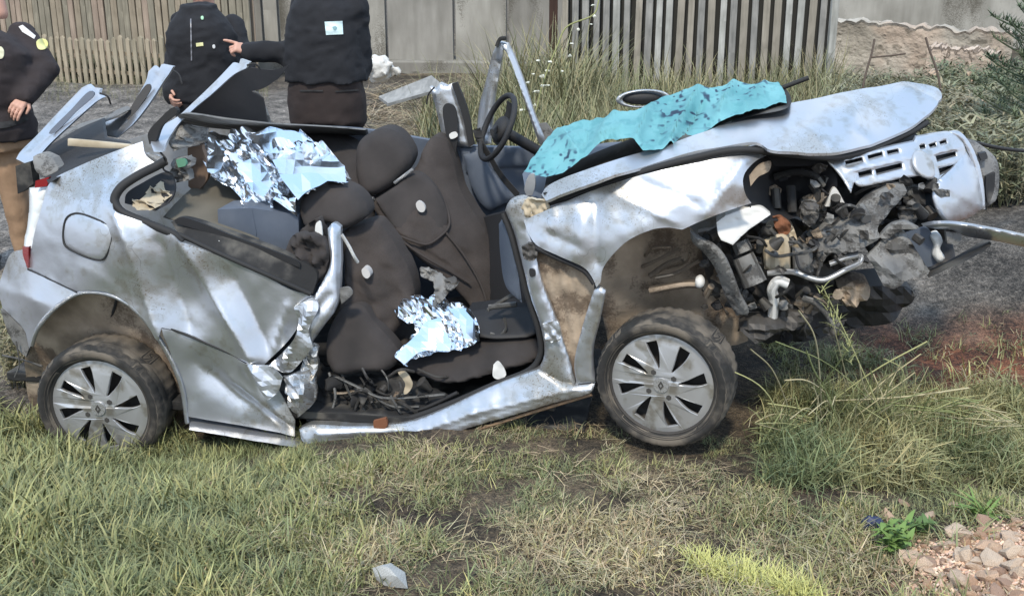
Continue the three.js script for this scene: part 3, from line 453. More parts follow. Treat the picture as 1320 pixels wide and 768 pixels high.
P('hinge_pillar', [[650, 272, 1], [656, 260], [666, 255], [677, 255], [688, 266], [684, 284], [688, 318], [693, 345], [700, 372], [712, 402], [722, 430], [735, 470], [742, 497, 1], [720, 502], [694, 478, 1], [701, 458], [697, 426], [683, 384], [672, 340], [661, 298]],
  [[655, 265, 0.14], [688, 266, 0.10], [672, 340, 0.10], [693, 345, 0.06], [697, 426, 0.07], [722, 430, 0.05], [735, 480, 0.03]], M.paint, { cell: 4, thick: 0.03, puff: 0.02, puffR: 7, noise: [0.012, 12, 3] });
for (const [x, y, r] of [[686, 352, 5], [678, 326, 6], [708, 432, 6], [718, 463, 5]]) P('pillar_hole', [[x - r * .7, y - r], [x + r * .6, y - r * .8], [x + r * .8, y + r * .7], [x - r * .4, y + r]], 0.055, M.black, { cell: 3, thick: 0.012 });
P('hinge_bracket', [[672, 318, 1], [684, 314], [693, 328], [688, 336], [676, 334, 1]], 0.05, M.darkSteel, { cell: 3, thick: 0.03, crumple: [0.01, 40] });
P('hinge_bracket', [[699, 418, 1], [718, 414], [722, 438], [704, 442, 1]], 0.03, M.paint, { cell: 3, thick: 0.02, crumple: [0.008, 40] });
P('inner_fender', [[690, 322, 1], [722, 332], [754, 348], [766, 362, 1], [764, 400], [752, 440], [742, 490, 1], [726, 440], [702, 376]], [[690, 325, 0.1], [760, 355, 0.08], [740, 480, 0.07], [730, 400, 0.12]], M.mud, { cell: 5, thick: 0.02, folds: [[706, 345, 730, 450, 0.03, 4], [724, 345, 742, 440, 0.03, 4], [742, 352, 752, 420, 0.025, 3]], noise: [0.01, 8, 3] });
part('fender_edge', tubeC([[690, 319, 0.06], [721, 334, 0.05], [740, 342, 0.04], [756, 352, 0.03], [766, 366, 0.02]], 0.011, 20, 6), M.black, car);
P('fender_lower_strip', [[765, 376, 1], [773, 371], [781, 376, 1], [774, 412], [765, 452], [767, 494, 1], [743, 497, 1], [740, 470], [750, 424]], [[773, 373, 0.0], [745, 490, 0.01], [766, 490, 0.0], [755, 430, 0.01]], M.paint, { cell: 4, thick: 0.02, puff: 0.015, puffR: 6, noise: [0.006, 10, 3] });
const sill = P('door_sill', [[384, 555, 1], [397, 549], [460, 550], [525, 545], [570, 529], [634, 499], [694, 477, 1], [720, 492], [743, 497, 1], [767, 495, 1], [762, 506], [710, 522], [617, 549], [549, 569], [482, 577], [400, 581, 1], [388, 570]],
  [[390, 565, 0.0], [525, 547, 0.07], [482, 576, 0.03], [634, 502, 0.08], [617, 547, 0.02], [760, 503, 0.0], [694, 480, 0.06]], M.paint, { cell: 4, thick: 0.05, puff: 0.012, puffR: 4, noise: [0.008, 6, 2, 30], crumple: [0.002, 6], folds: [[410, 558, 540, 556, 0.02, 5], [540, 556, 610, 530, 0.02, 5], [610, 530, 740, 500, 0.022, 5], [440, 568, 520, 562, -0.02, 5]] });
part('sill_flange', tubeC([[482, 579, 0.05], [549, 572, 0.05], [617, 553, 0.05], [690, 530, 0.04], [763, 508, 0.02]], 0.009, 30, 6), std([0.24, 0.16, 0.10], 0.85, 0.1), sill);
part('door_seal', [tubeC([[396, 541, 0.12], [450, 545, 0.12], [520, 540, 0.12], [570, 524, 0.12], [640, 494, 0.12], [686, 474, 0.12], [697, 455, 0.12], [694, 425, 0.12], [682, 388, 0.13], [670, 345, 0.14], [658, 300, 0.16], [648, 275, 0.18]], 0.014, 80, 6), tubeC([[400, 534, 0.16], [470, 536, 0.16], [540, 528, 0.16], [590, 506, 0.16]], 0.01, 30, 6)], M.rubber, sill);
P('sill_clip', [[481, 543, 1], [497, 539, 1], [499, 549], [490, 556, 1], [482, 552]], 0.06, M.rust, { cell: 3, thick: 0.02 });

// --- crushed centre pillar
P('centre_pillar', [[404, 382, 1], [415, 362], [424, 342], [421, 312], [420, 296, 1], [428, 288], [437, 294, 1], [438, 330], [437, 362], [434, 390], [427, 407, 1], [412, 426], [398, 446, 1], [392, 420]], [[404, 384, 0.12], [425, 295, 0.3], [434, 390, 0.16], [400, 440, 0.1]], M.paint, { cell: 4, thick: 0.03, puff: 0.02, puffR: 6, noise: [0.02, 12, 3], folds: [[430, 300, 430, 390, 0.012, 4], [404, 400, 428, 380, -0.02, 4]] });
P('pillar_fold', [[378, 396, 1], [404, 384], [410, 396], [398, 426], [404, 446, 1], [388, 466], [372, 480], [345, 472, 1], [366, 452], [384, 428]], [[380, 398, 0.1], [345, 472, 0.04], [404, 446, 0.07], [372, 478, 0.05]], M.paint, { cell: 6, thick: 0.012, facet: true, noise: [0.03, 9, 3], folds: [[398, 400, 366, 464, 0.035, 5], [384, 410, 352, 468, -0.03, 5]] });
P('pillar_fold', [[390, 450, 1], [404, 444], [408, 462], [404, 488], [392, 492, 1], [388, 470]], 0.09, M.paint, { cell: 6, thick: 0.02, facet: true, crumple: [0.025, 10] });
P('pillar_foot', [[364, 486, 1], [384, 480], [402, 482], [407, 500], [405, 518], [393, 530], [382, 540, 1], [370, 520]], [[364, 486, 0.04], [405, 500, 0.07], [382, 538, 0.02], [388, 505, -0.01]], M.paint, { cell: 6, thick: 0.02, facet: true, crumple: [0.022, 9] });
part('pillar_cable', [tubeC([[440, 302, 0.22], [450, 318, 0.22], [456, 330, 0.22], [461, 338, 0.24]], 0.008, 16, 6)], M.white, car);
P('pillar_lining', [[400, 286, 1], [410, 282], [418, 300], [422, 340], [412, 360], [396, 376], [380, 372, 1], [376, 340], [384, 300]], 0.34, M.seatDark, { cell: 5, thick: 0.06, crumple: [0.03, 12] });  // dark sheet added for the shaded gap behind the centre pillar
P('loose_belt_cloth', [[368, 312], [384, 302], [404, 306], [418, 322], [420, 342], [410, 364], [392, 372], [380, 360], [386, 344], [372, 332]], 0.2, M.seatDark, { cell: 4, thick: 0.04, crumple: [0.035, 11], puff: 0.03, puffR: 8 });
P('pillar_strip', [[407, 288], [412, 285], [414, 318], [409, 322]], 0.28, M.white, { cell: 3, thick: 0.01 });

// --- cabin: rear bench, ledge, seats
P('door_ledge', [[220, 286, 1], [232, 280], [300, 300], [384, 334], [408, 352], [402, 380, 1], [330, 349], [281, 327], [234, 308, 1]], [[225, 290, 0.1], [234, 307, 0.05], [384, 338, 0.16], [400, 378, 0.13]], M.blackDusty, { cell: 6, thick: 0.03, noise: [0.006, 8, 3] });
P('ledge_edge', [[224, 284, 1], [232, 280], [300, 304], [386, 340], [386, 345, 1], [300, 310], [226, 288, 1]], [[226, 285, 0.085], [300, 307, 0.11], [386, 342, 0.14]], M.black, { cell: 3, thick: 0.012 });
part('ledge_clip', [block(C(281, 312, 0.09), [0.018, 0.018, 0.01], AX, UPP, 0.004)], M.white, car);
P('rear_bench', [[202, 284, 1], [222, 262], [248, 240], [272, 228], [292, 232], [308, 250], [320, 276], [330, 310], [300, 318, 1], [250, 296]], [[205, 282, 0.2], [272, 230, 0.7], [320, 290, 0.4]], M.bench, { cell: 5, thick: 0.12, puff: 0.06, puffR: 16 });
P('storage_box', [[280, 270, 1], [324, 268, 1], [330, 300, 1], [328, 318, 1], [300, 312], [281, 300, 1]], 0.33, M.bluePlastic, { cell: 4, thick: 0.2, dir: INW });
P('storage_box', [[324, 268, 1], [384, 277, 1], [386, 334, 1], [328, 318, 1]], [[324, 268, 0.331], [384, 277, 0.40], [328, 318, 0.331]], M.bluePlastic, { cell: 5, thick: 0.16 });
P('bench_backrest', [[262, 250, 1], [300, 200], [350, 180], [450, 190], [470, 280], [460, 330, 1], [380, 330], [300, 300]], [[262, 250, 0.75], [350, 185, 1.2], [460, 300, 0.75]], M.seatDark, { cell: 8, thick: 0.15, puff: 0.05, puffR: 20 });
P('head_restraint', [[384, 258], [400, 244], [424, 239], [452, 248], [468, 266], [470, 280], [455, 292], [436, 298], [418, 290], [404, 300], [390, 296], [382, 276]], [[384, 260, 0.42], [468, 270, 0.5], [410, 298, 0.38]], M.seatDark, { cell: 4, thick: 0.11, puff: 0.06, puffR: 16 });

// far front seat
const seatFar = P('seat_back', [[470, 262, 1], [482, 254], [510, 236], [534, 216], [545, 190], [556, 178], [570, 182], [580, 204], [590, 244], [604, 270], [622, 296], [634, 324], [640, 370], [650, 420], [620, 440, 1], [604, 400], [575, 368], [530, 330], [500, 300]],
  [[475, 262, 0.98], [560, 182, 1.3], [590, 244, 1.25], [640, 370, 0.95], [620, 435, 0.75], [530, 330, 0.8], [560, 280, 0.97]], M.seat, { cell: 5, thick: 0.16, puff: 0.05, puffR: 18, noise: [0.02, 5, 4, 2], crumple: [0.006, 8], folds: [[560, 300, 626, 330, 0.012, 5], [585, 345, 640, 380, 0.016, 5], [545, 200, 590, 262, 0.012, 5], [509, 302, 603, 360, -0.03, 4], [512, 300, 548, 314, 0.015, 4], [548, 314, 575, 292, 0.012, 4], [575, 292, 572, 256, 0.010, 4], [600, 330, 630, 420, -0.02, 8]] });
part('seat_logo', panel([[536, 262], [539, 259], [545, 262], [548, 268], [546, 273], [541, 273], [537, 268]], [[534, 262, 0.93], [549, 268, 0.94], [541, 276, 0.925]], { cell: 3, thick: 0.02 }), M.logo, seatFar);
for (const l of [[[509, 302], [530, 310], [550, 315], [566, 306], [579, 290], [572, 258], [556, 234], [536, 222]], [[512, 306], [545, 330], [580, 350], [606, 366]], [[575, 300], [600, 332], [622, 372], [632, 410]]]) part('piping', tube(l.map(([x, y]) => at(x, y, depthField([[475, 262, 0.98], [560, 182, 1.3], [590, 244, 1.25], [640, 370, 0.95], [620, 435, 0.75], [530, 330, 0.8], [560, 280, 0.97]])(x, y) - 0.022)), 0.007, 40, 6), M.seat, seatFar);
part('upper_insert', panel([[482, 258, 1], [510, 240], [534, 222], [552, 232], [568, 256], [577, 284], [570, 300], [552, 311], [530, 306], [506, 296, 1]], [[482, 258, 0.95], [534, 222, 1.08], [577, 284, 0.99], [552, 310, 0.87], [506, 296, 0.87]], { cell: 5, thick: 0.03, puff: 0.02, puffR: 7 }), M.seatDark, seatFar);
part('head_restraint', panel([[454, 200], [458, 186], [470, 175], [490, 168], [506, 172], [518, 184], [527, 204], [522, 220], [508, 236], [490, 250], [476, 255], [462, 250], [455, 230]], [[456, 200, 1.02], [520, 200, 1.08], [476, 252, 0.96]], { cell: 4, thick: 0.13, puff: 0.075, puffR: 18 }), M.seatDark, seatFar);
for (const g of [tubeC([[462, 254, 1.02], [482, 256, 1.0]], 0.01, 6, 6), tubeC([[508, 236, 1.04], [532, 218, 1.06]], 0.010, 6, 6)]) part('restraint_post', g, M.steel, seatFar);
// near front seat
const seatNear = P('seat_back', [[441, 300], [456, 294], [482, 289], [496, 304], [512, 330], [524, 352], [531, 380], [528, 402], [500, 440], [470, 476], [436, 486], [424, 460], [430, 420], [440, 370]], [[445, 300, 0.5], [490, 295, 0.6], [528, 390, 0.5], [430, 470, 0.22], [470, 470, 0.3]], M.seat, { cell: 5, thick: 0.13, puff: 0.05, puffR: 12, noise: [0.015, 7, 3], crumple: [0.010, 7], folds: [[462, 400, 512, 380, -0.03, 4], [466, 398, 486, 450, -0.02, 4], [500, 330, 520, 376, 0.02, 6]] });
part('seat_logo', panel([[466, 347], [470, 345], [475, 349], [477, 355], [473, 359], [468, 356]], [[464, 346, 0.41], [480, 356, 0.42], [467, 360, 0.40]], { cell: 3, thick: 0.05 }), M.logo, seatNear);
part('side_bolster', panel([[420, 430], [440, 400], [462, 398], [480, 420], [512, 462], [500, 480], [460, 484], [430, 486], [418, 470]], [[425, 440, 0.22], [460, 400, 0.3], [505, 470, 0.24]], { cell: 5, thick: 0.08, puff: 0.05, puffR: 16 }), M.seatDark, seatNear);
P('torn_trim', [[436, 372, 1], [448, 370], [454, 378], [440, 392, 1]], 0.2, M.greyPlastic, { cell: 3, thick: 0.01, noise: [0.02, 20, 2] });
P('seat_cushion', [[506, 470, 1], [540, 462], [580, 450], [630, 442], [676, 438], [692, 448], [694, 464], [680, 474], [640, 484], [600, 496], [572, 500], [540, 490]], [[510, 472, 0.3], [600, 450, 0.36], [690, 455, 0.3], [580, 498, 0.18]], M.seatDark, { cell: 5, thick: 0.2, puff: 0.06, puffR: 14, noise: [0.012, 8, 3], crumple: [0.010, 8] });
P('seat_cushion', [[500, 420, 1], [560, 400], [640, 396], [692, 404], [690, 440, 1], [600, 448], [520, 460]], [[510, 440, 0.5], [640, 398, 0.9], [690, 430, 0.7]], M.seat, { cell: 7, thick: 0.15, puff: 0.05, puffR: 14 });
P('console', [[600, 404, 1], [640, 400], [690, 402], [694, 430], [640, 440], [612, 436, 1]], [[605, 410, 0.5], [690, 405, 0.5], [640, 438, 0.36]], M.black, { cell: 5, thick: 0.15, puff: 0.03, puffR: 8 });
for (const g of [tubeC([[628, 400, 0.44], [650, 386, 0.5], [664, 378, 0.52]], 0.011, 10, 6), tubeC([[630, 396, 0.44], [666, 392, 0.44]], 0.014, 8, 6), tubeC([[650, 410, 0.4], [652, 424, 0.4], [644, 432, 0.4], [632, 430, 0.4]], 0.008, 16, 6)]) part('gear_linkage', g, M.greyPlastic, car);
P('foot_well', [[618, 282, 1], [640, 276], [668, 272], [690, 330], [706, 420], [704, 480, 1], [650, 480], [620, 400]], [[620, 285, 1.3], [680, 300, 0.75], [700, 470, 0.5], [620, 420, 0.9]], M.black, { cell: 8, thick: 0.04 });
P('kick_panel', [[642, 290, 1], [650, 280], [656, 300], [662, 330], [668, 360], [672, 392, 1], [652, 372], [644, 330]], [[645, 290, 0.24], [670, 390, 0.2], [650, 370, 0.35]], M.bluePlastic, { cell: 4, thick: 0.02, puff: 0.02, puffR: 7 });
P('sill_carpet', [[408, 470, 1], [418, 476], [440, 490], [500, 486], [560, 506], [580, 516], [540, 530], [460, 540], [404, 538, 1]], [[410, 480, 0.3], [500, 490, 0.3], [560, 515, 0.18], [420, 535, 0.16]], M.blackDusty, { cell: 5, thick: 0.04, crumple: [0.02, 10] });
for (const g of [tubeC([[430, 484, .2], [460, 498, .17], [490, 512, .15], [530, 512, .15], [574, 508, .15]], .007, 30, 6), tubeC([[470, 500, .2], [500, 522, .15], [540, 524, .15]], .006, 20, 6), tubeC([[424, 480, .2], [432, 510, .17], [426, 534, .15]], .008, 20, 6), tubeC([[440, 482, .22], [452, 510, .17], [470, 530, .15]], .006, 20, 6)]) part('loose_wire', g, M.greyPlastic, car);
P('foil_scrap', [[512, 480, 1], [520, 477], [532, 494], [526, 506], [520, 508], [522, 494]], 0.14, M.beige, { cell: 3, thick: 0.006, noise: [0.02, 20, 2] });
P('foil_scrap', [[636, 470, 1], [642, 465], [652, 484], [644, 489], [636, 486]], 0.12, M.white, { cell: 3, thick: 0.006, noise: [0.02, 20, 2] });
for (const [x, y, s] of [[430, 496, 12], [446, 506, 10], [462, 516, 11], [476, 500, 9], [490, 524, 10], [440, 520, 9]]) P('torn_trim', [[x - s, y - s * .5, 1], [x, y - s], [x + s, y - s * .2, 1], [x + s * .4, y + s * .8], [x - s * .6, y + s * .7, 1]], 0.15 + 0.03 * (x % 3), M.blackDusty, { cell: 4, thick: 0.012, crumple: [0.025, 16] });

// --- front end
P('wheel_well_liner', [[770, 380, 1], [778, 345], [795, 318], [812, 303], [840, 290], [885, 292], [910, 320], [950, 380], [965, 440, 1], [860, 470], [790, 470, 1]], [[775, 370, 0.1], [800, 320, 0.12], [870, 300, 0.35], [860, 400, 0.42], [950, 400, 0.35]], M.mud, { cell: 7, thick: 0.02, noise: [0.05, 5, 4] });
for (const q of [[[828, 344], [850, 334], [876, 320], [.008]], [[838, 356], [862, 340], [880, 334], [.014]], [[846, 358], [872, 352], [902, 336], [.009]], [[838, 374], [884, 366], [906, 366], [.02]], [[832, 330], [842, 320], [866, 318], [.007]], [[860, 346], [884, 338], [890, 326], [.006]]]) part('suspension_arm', tubeC(q.slice(0, 3).map((p, i) => [p[0], p[1], 0.24 - i * 0.03]), q[3][0], 12, 7), M.mud, car);
P('ball_joint', [[897, 362], [904, 358], [909, 364], [906, 372], [898, 372]], 0.14, M.white, { cell: 3, thick: 0.03, puff: 0.02, puffR: 5 });
P('headlight_housing', [[958, 236, 1], [966, 214], [986, 202], [1014, 204], [1066, 204, 1], [1080, 236], [1070, 264], [1040, 274], [1008, 284], [985, 282], [964, 262]], [[962, 240, 0.2], [1010, 208, 0.45], [1074, 236, 0.45], [1010, 280, 0.3], [1020, 245, 0.55]], M.black, { cell: 6, thick: 0.05, noise: [0.03, 7, 3] });
P('headlight_bracket', [[966, 226, 1], [980, 212], [994, 208], [992, 220], [978, 228], [968, 240, 1]], 0.13, M.mud, { cell: 3, thick: 0.015 });
for (const g of [tubeC([[998, 228, 0.4], [1020, 222, 0.4], [1050, 226, 0.4], [1062, 240, 0.4]], 0.016, 16, 6), tubeC([[1000, 244, 0.38], [1002, 270, 0.33]], 0.022, 8, 6), tubeC([[1020, 240, 0.4], [1022, 274, 0.35]], 0.022, 8, 6), tubeC([[1046, 236, 0.4], [1054, 250, 0.4], [1046, 266, 0.38]], 0.02, 12, 6)]) part('headlight_rib', g, M.blackDusty, car);
P('fender_box', [[924, 287, 1], [936, 278, 1], [969, 266, 1], [982, 268], [994, 277, 1], [978, 288], [966, 296, 1], [945, 316, 1], [930, 310, 1], [926, 302]], [[925, 290, 0.08], [990, 276, 0.2], [945, 314, 0.08]], M.white, { cell: 4, thick: 0.10, puff: 0.006, puffR: 3, folds: [[928, 292, 985, 274, -0.015, 2.5], [950, 284, 956, 306, -0.01, 2.5]] });
P('chassis_arm', [[890, 300, 1], [904, 310], [920, 318], [934, 332], [944, 352], [956, 384], [966, 406], [950, 408, 1], [936, 384], [922, 348], [908, 328], [892, 312]], [[895, 305, 0.06], [930, 345, 0.05], [958, 404, 0.1]], M.greyPlastic, { facet: true, cell: 6, thick: 0.05, puff: 0.015, puffR: 5, folds: [[905, 318, 952, 398, -0.012, 3]] });
part('washer_pump', (() => { const a = C(958, 330, 0.2), b = C(974, 366, 0.17), m = [new THREE.CylinderGeometry(0.05, 0.055, a.distanceTo(b), 20, 2), new THREE.CylinderGeometry(0.04, 0.04, 0.05, 20, 1)]; const q = new THREE.Quaternion().setFromUnitVectors(V(0, 1, 0), a.clone().sub(b).normalize()), c = a.clone().lerp(b, 0.5); m[0].applyQuaternion(q).translate(c.x, c.y, c.z); const t = C(957, 318, 0.21); m[1].applyQuaternion(q).translate(t.x, t.y, t.z); return m.map(boxUV); })(), M.greyPlastic, car);
P('engine_block', [[984, 312, 1], [1000, 304], [1016, 306], [1020, 350, 1], [1000, 352], [986, 348, 1]], 0.24, M.beige, { facet: true, cell: 6, thick: 0.14, puff: 0.02, puffR: 5, folds: [[992, 310, 993, 350, -0.02, 2.5], [1006, 308, 1008, 350, -0.02, 2.5]] });
P('engine_block', [[1022, 322, 1], [1048, 318, 1], [1050, 352, 1], [1024, 356, 1]], 0.26, M.greyPlastic, { facet: true, cell: 6, thick: 0.16, puff: 0.02, puffR: 5, folds: [[1030, 320, 1032, 356, -0.02, 2.5], [1040, 320, 1041, 356, -0.02, 2.5]] });
P('engine_block', [[1006, 284, 1], [1024, 296], [1030, 320, 1], [1004, 318], [990, 300, 1]], 0.32, M.beige, { facet: true, cell: 6, thick: 0.14, crumple: [0.02, 14] });
P('rusty_mount', [[996, 278, 1], [1008, 280], [1020, 290], [1018, 300], [1008, 304], [1000, 294]], 0.26, M.rust, { cell: 3, thick: 0.04, crumple: [0.015, 20] });
P('inner_wing', [[900, 300, 1], [960, 290], [1060, 290], [1080, 330], [1100, 360], [1090, 390], [1040, 410], [960, 420, 1], [920, 380]], [[910, 320, 0.4], [1000, 300, 0.5], [1090, 350, 0.55], [1000, 400, 0.45]], M.darkSteel, { facet: true, cell: 10, thick: 0.06, crumple: [0.04, 6] });
P('coolant_bottle', [[1034, 262, 1], [1052, 258], [1056, 280], [1044, 290], [1032, 282, 1]], 0.36, M.greyPlastic, { facet: true, cell: 5, thick: 0.08, crumple: [0.02, 20] });
part('hose', [tubeC([[996, 412, .25], [998, 385, .22], [996, 372, .2], [1004, 362, .19], [1016, 366, .19]], .024, 30, 10)], M.white, car);
part('hose', [tubeC([[1036, 384, .25], [1052, 390, .22], [1066, 404, .2], [1076, 420, .2]], .015, 24, 8), tubeC([[986, 322, .2], [1000, 330, .19], [1020, 328, .19], [1044, 324, .19], [1054, 318, .2]], .008, 24, 6)], M.greyPlastic, car);
part('bent_tube', tubeC([[990, 352, .2], [1020, 350, .18], [1060, 361, .17], [1090, 348, .2], [1109, 338, .24], [1110, 330, .26], [1092, 332, .28], [1070, 340, .28]], .013, 60, 8), M.steel, car);
P('subframe', [[954, 426, 1], [966, 412], [1000, 402], [1040, 400], [1050, 416], [1010, 430], [974, 446, 1]], [[956, 428, 0.14], [1045, 405, 0.3], [972, 444, 0.12]], M.darkSteel, { facet: true, cell: 7, thick: 0.12, crumple: [0.02, 10], puff: 0.02, puffR: 6 });
P('gearbox', [[1082, 372, 1], [1100, 366], [1124, 372], [1122, 384], [1098, 398], [1088, 396, 1]], 0.4, M.mud, { facet: true, cell: 6, thick: 0.14, crumple: [0.03, 9], puff: 0.03, puffR: 8 });
P('underbody', [[940, 410, 1], [1000, 392], [1070, 380], [1150, 366], [1180, 380], [1150, 412], [1080, 430], [990, 446, 1]], [[950, 420, 0.6], [1070, 390, 0.7], [1170, 385, 0.8]], M.black, { facet: true, cell: 10, thick: 0.3, crumple: [0.03, 5] });
// grille
const slots = [[[1090, 211], [1112, 206], 3, 3], [[1119, 204], [1138, 199], 3, 3], [[1144, 198], [1159, 195], 3, 2.5], [[1107, 226], [1124, 222], 3.4, 3.4], [[1129, 222], [1163, 214], 4, 3.6], [[1186, 190.5], [1193, 188.5], 2.6, 2.6], [[1198, 189], [1207, 186.5], 2.6, 2.6], [[1212, 185.5], [1221, 183], 2.6, 2.6], [[1207, 205], [1233, 198.5], 4, 3], [[1211, 222], [1238, 212.5], 4.5, 1.5]].map(([a, b, h1, h2]) => [[a[0], a[1] - h1], [b[0], b[1] - h2], [b[0] + 1, b[1] + h2], [a[0] + 2, a[1] + h1]]);
const grille = P('grille', [[1066, 207, 1], [1091, 204], [1135, 193], [1179, 183, 1], [1182, 177, 1], [1205, 173], [1226, 171], [1236, 176], [1246, 194], [1243, 208], [1232, 224], [1210, 236], [1186, 227, 1], [1150, 233], [1108, 241], [1102, 236, 1], [1098, 250, 1], [1084, 228]],
  [[1070, 208, 0.40], [1098, 248, 0.34], [1135, 215, 0.46], [1185, 182, 0.62], [1190, 226, 0.52], [1240, 185, 0.78], [1212, 232, 0.58]], M.paint, { cell: 3, thick: 0.035, puff: 0.010, puffR: 3, noise: [0.012, 7, 3], cuts: slots, folds: [[1095, 219, 1175, 201, 0.02, 4], [1196, 197, 1240, 188, 0.015, 4]] });
part('grille_backing', panel([[1084, 206, 1], [1135, 197], [1182, 182, 1], [1232, 178, 1], [1240, 196], [1230, 218], [1208, 230, 1], [1150, 230], [1106, 236, 1]], [[1070, 208, 0.475], [1098, 248, 0.415], [1135, 215, 0.535], [1185, 182, 0.695], [1190, 226, 0.595], [1240, 185, 0.855], [1212, 232, 0.655]], { cell: 6, thick: 0.01 }), M.black, grille);  // black panel added so the open slots look dark
part('emblem', panel([[1180, 198], [1188, 195], [1198, 200], [1206, 214], [1206, 230], [1200, 232], [1186, 226], [1178, 212]], [[1180, 198, 0.53], [1206, 214, 0.56], [1200, 232, 0.50]], { cell: 3, thick: 0.03, puff: 0.02, puffR: 7 }), M.alloy, grille);
P('bumper_skin', [[1246, 194, 1], [1254, 206], [1262, 226], [1268, 252], [1269, 270, 1], [1248, 284], [1222, 290, 1], [1211, 276], [1204, 256], [1208, 238], [1232, 215]], [[1246, 194, 0.78], [1268, 255, 0.74], [1222, 288, 0.52], [1205, 256, 0.5], [1235, 245, 0.58]], M.paint, { cell: 5, thick: 0.02, puff: 0.02, puffR: 6, noise: [0.016, 9, 3], folds: [[1212, 250, 1228, 252, -0.012, 4], [1240, 200, 1262, 265, 0.015, 5]] });
P('bumper_edge', [[1226, 171, 1], [1238, 170], [1250, 182], [1262, 206], [1270, 240], [1272, 270, 1], [1265, 271, 1], [1262, 240], [1254, 208], [1242, 184]], [[1230, 172, 0.78], [1256, 200, 0.8], [1269, 268, 0.76]], M.paint, { cell: 4, thick: 0.03, puff: 0.015, puffR: 5 });
const far = P('far_headlight', [[1246, 182, 1], [1262, 186], [1279, 197], [1288, 208], [1291, 222], [1290, 246], [1286, 260], [1270, 272, 1], [1268, 240], [1258, 206]], [[1248, 184, 0.85], [1290, 215, 0.95], [1270, 270, 0.8]], M.greyPlastic, { cell: 4, thick: 0.1, puff: 0.03, puffR: 8, noise: [0.01, 15, 3] });
part('light_recess', panel([[1272, 228, 1], [1284, 222, 1], [1282, 246], [1275, 262], [1272, 250]], [[1272, 228, 0.83], [1284, 222, 0.88], [1275, 262, 0.8]], { cell: 3, thick: 0.03 }), M.blackDusty, far);
part('light_recess', panel([[1262, 198, 1], [1272, 196, 1], [1274, 204], [1266, 207, 1]], [[1262, 198, 0.835], [1272, 196, 0.85], [1266, 207, 0.83]], { cell: 3, thick: 0.03 }), M.black, far);
// torn bumper carrier and plastic
P('bumper_carrier', [[1052, 320, 1], [1054, 300], [1072, 288], [1100, 278], [1112, 262], [1132, 246], [1150, 238], [1166, 238, 1], [1170, 248], [1150, 274], [1132, 296], [1136, 306], [1118, 318], [1098, 326], [1070, 330], [1056, 348, 1]], [[1055, 320, 0.3], [1100, 290, 0.3], [1160, 242, 0.42], [1130, 310, 0.24], [1060, 345, 0.26]], M.greyPlastic, { facet: true, cell: 6, thick: 0.06, puff: 0.010, puffR: 4, noise: [0.012, 8, 4], crumple: [0.010, 8], folds: [[1140, 290, 1164, 256, -0.03, 4], [1068, 332, 1110, 304, -0.03, 4], [1078, 322, 1126, 304, 0.02, 4], [1090, 290, 1140, 250, 0.012, 8]] });
part('carrier_strut', [tubeC([[1058, 300, .34], [1074, 290, .34], [1090, 276, .36]], .014, 12, 6), tubeC([[1064, 312, .3], [1082, 296, .32], [1094, 284, .34]], .011, 12, 6)], M.greyPlastic, car);
P('carrier_hole', [[1098, 274], [1110, 268], [1116, 272], [1108, 282], [1098, 283]], 0.27, M.black, { cell: 3, thick: 0.01 });
P('white_bracket', [[1064, 266, 1], [1076, 242], [1092, 266, 1]], 0.4, M.white, { cell: 3, thick: 0.03 });
P('torn_bumper_plastic', [[1118, 330, 1], [1136, 312], [1160, 296], [1168, 300, 1], [1182, 322], [1194, 342], [1200, 352], [1172, 362], [1156, 372], [1138, 366, 1], [1128, 346]], [[1120, 330, 0.24], [1165, 298, 0.3], [1198, 350, 0.26], [1140, 364, 0.2]], M.greyPlastic, { facet: true, cell: 7, thick: 0.02, crumple: [0.02, 9], folds: [[1170, 304, 1190, 340, -0.02, 4]] });
P('torn_bumper_plastic', [[1134, 306, 1], [1150, 290], [1168, 286], [1186, 294, 1], [1180, 297], [1164, 297], [1142, 312, 1]], 0.26, M.greyPlastic, { facet: true, cell: 6, thick: 0.03, puff: 0.01, puffR: 4 });
P('radiator_panel', [[1165, 302, 1], [1196, 294], [1206, 312], [1214, 336, 1], [1196, 344], [1182, 324]], 0.42, M.bluePlastic, { cell: 5, thick: 0.02 });
P('radiator_cap', [[1202, 306], [1212, 302], [1217, 312], [1214, 322], [1220, 334], [1212, 340], [1204, 330], [1206, 318]], 0.38, M.white, { cell: 3, thick: 0.05, puff: 0.02, puffR: 5 });
P('engine_bay_back', [[1040, 206, 1], [1100, 222], [1180, 222], [1212, 236], [1206, 262], [1222, 292], [1230, 330], [1210, 350], [1150, 330], [1080, 300], [1050, 270]], [[1050, 230, 0.7], [1180, 230, 0.8], [1220, 310, 0.75], [1080, 300, 0.6]], M.black, { cell: 8, thick: 0.06, crumple: [0.05, 5] });
P('fan_shroud', [[1168, 246], [1184, 242], [1194, 250], [1192, 264], [1178, 272], [1166, 264]], 0.55, M.blackDusty, { facet: true, cell: 6, thick: 0.06, crumple: [0.03, 12] });
P('fan_shroud', [[1160, 272], [1176, 270], [1184, 280], [1178, 292], [1164, 290]], 0.5, M.greyPlastic, { facet: true, cell: 6, thick: 0.06, crumple: [0.03, 12] });
P('bumper_strip', [[1192, 293, 1], [1206, 290], [1236, 290], [1280, 297], [1334, 308, 1], [1332, 322, 1], [1290, 313], [1244, 305], [1226, 297], [1206, 296]], [[1195, 293, 0.34], [1240, 298, 0.3], [1330, 314, 0.26]], M.paint, { cell: 4, thick: 0.05, puff: 0.02, puffR: 6 });
P('strip_bracket', [[1220, 298, 1], [1240, 302], [1236, 314], [1222, 314, 1]], 0.33, M.greyPlastic, { cell: 3, thick: 0.04 });
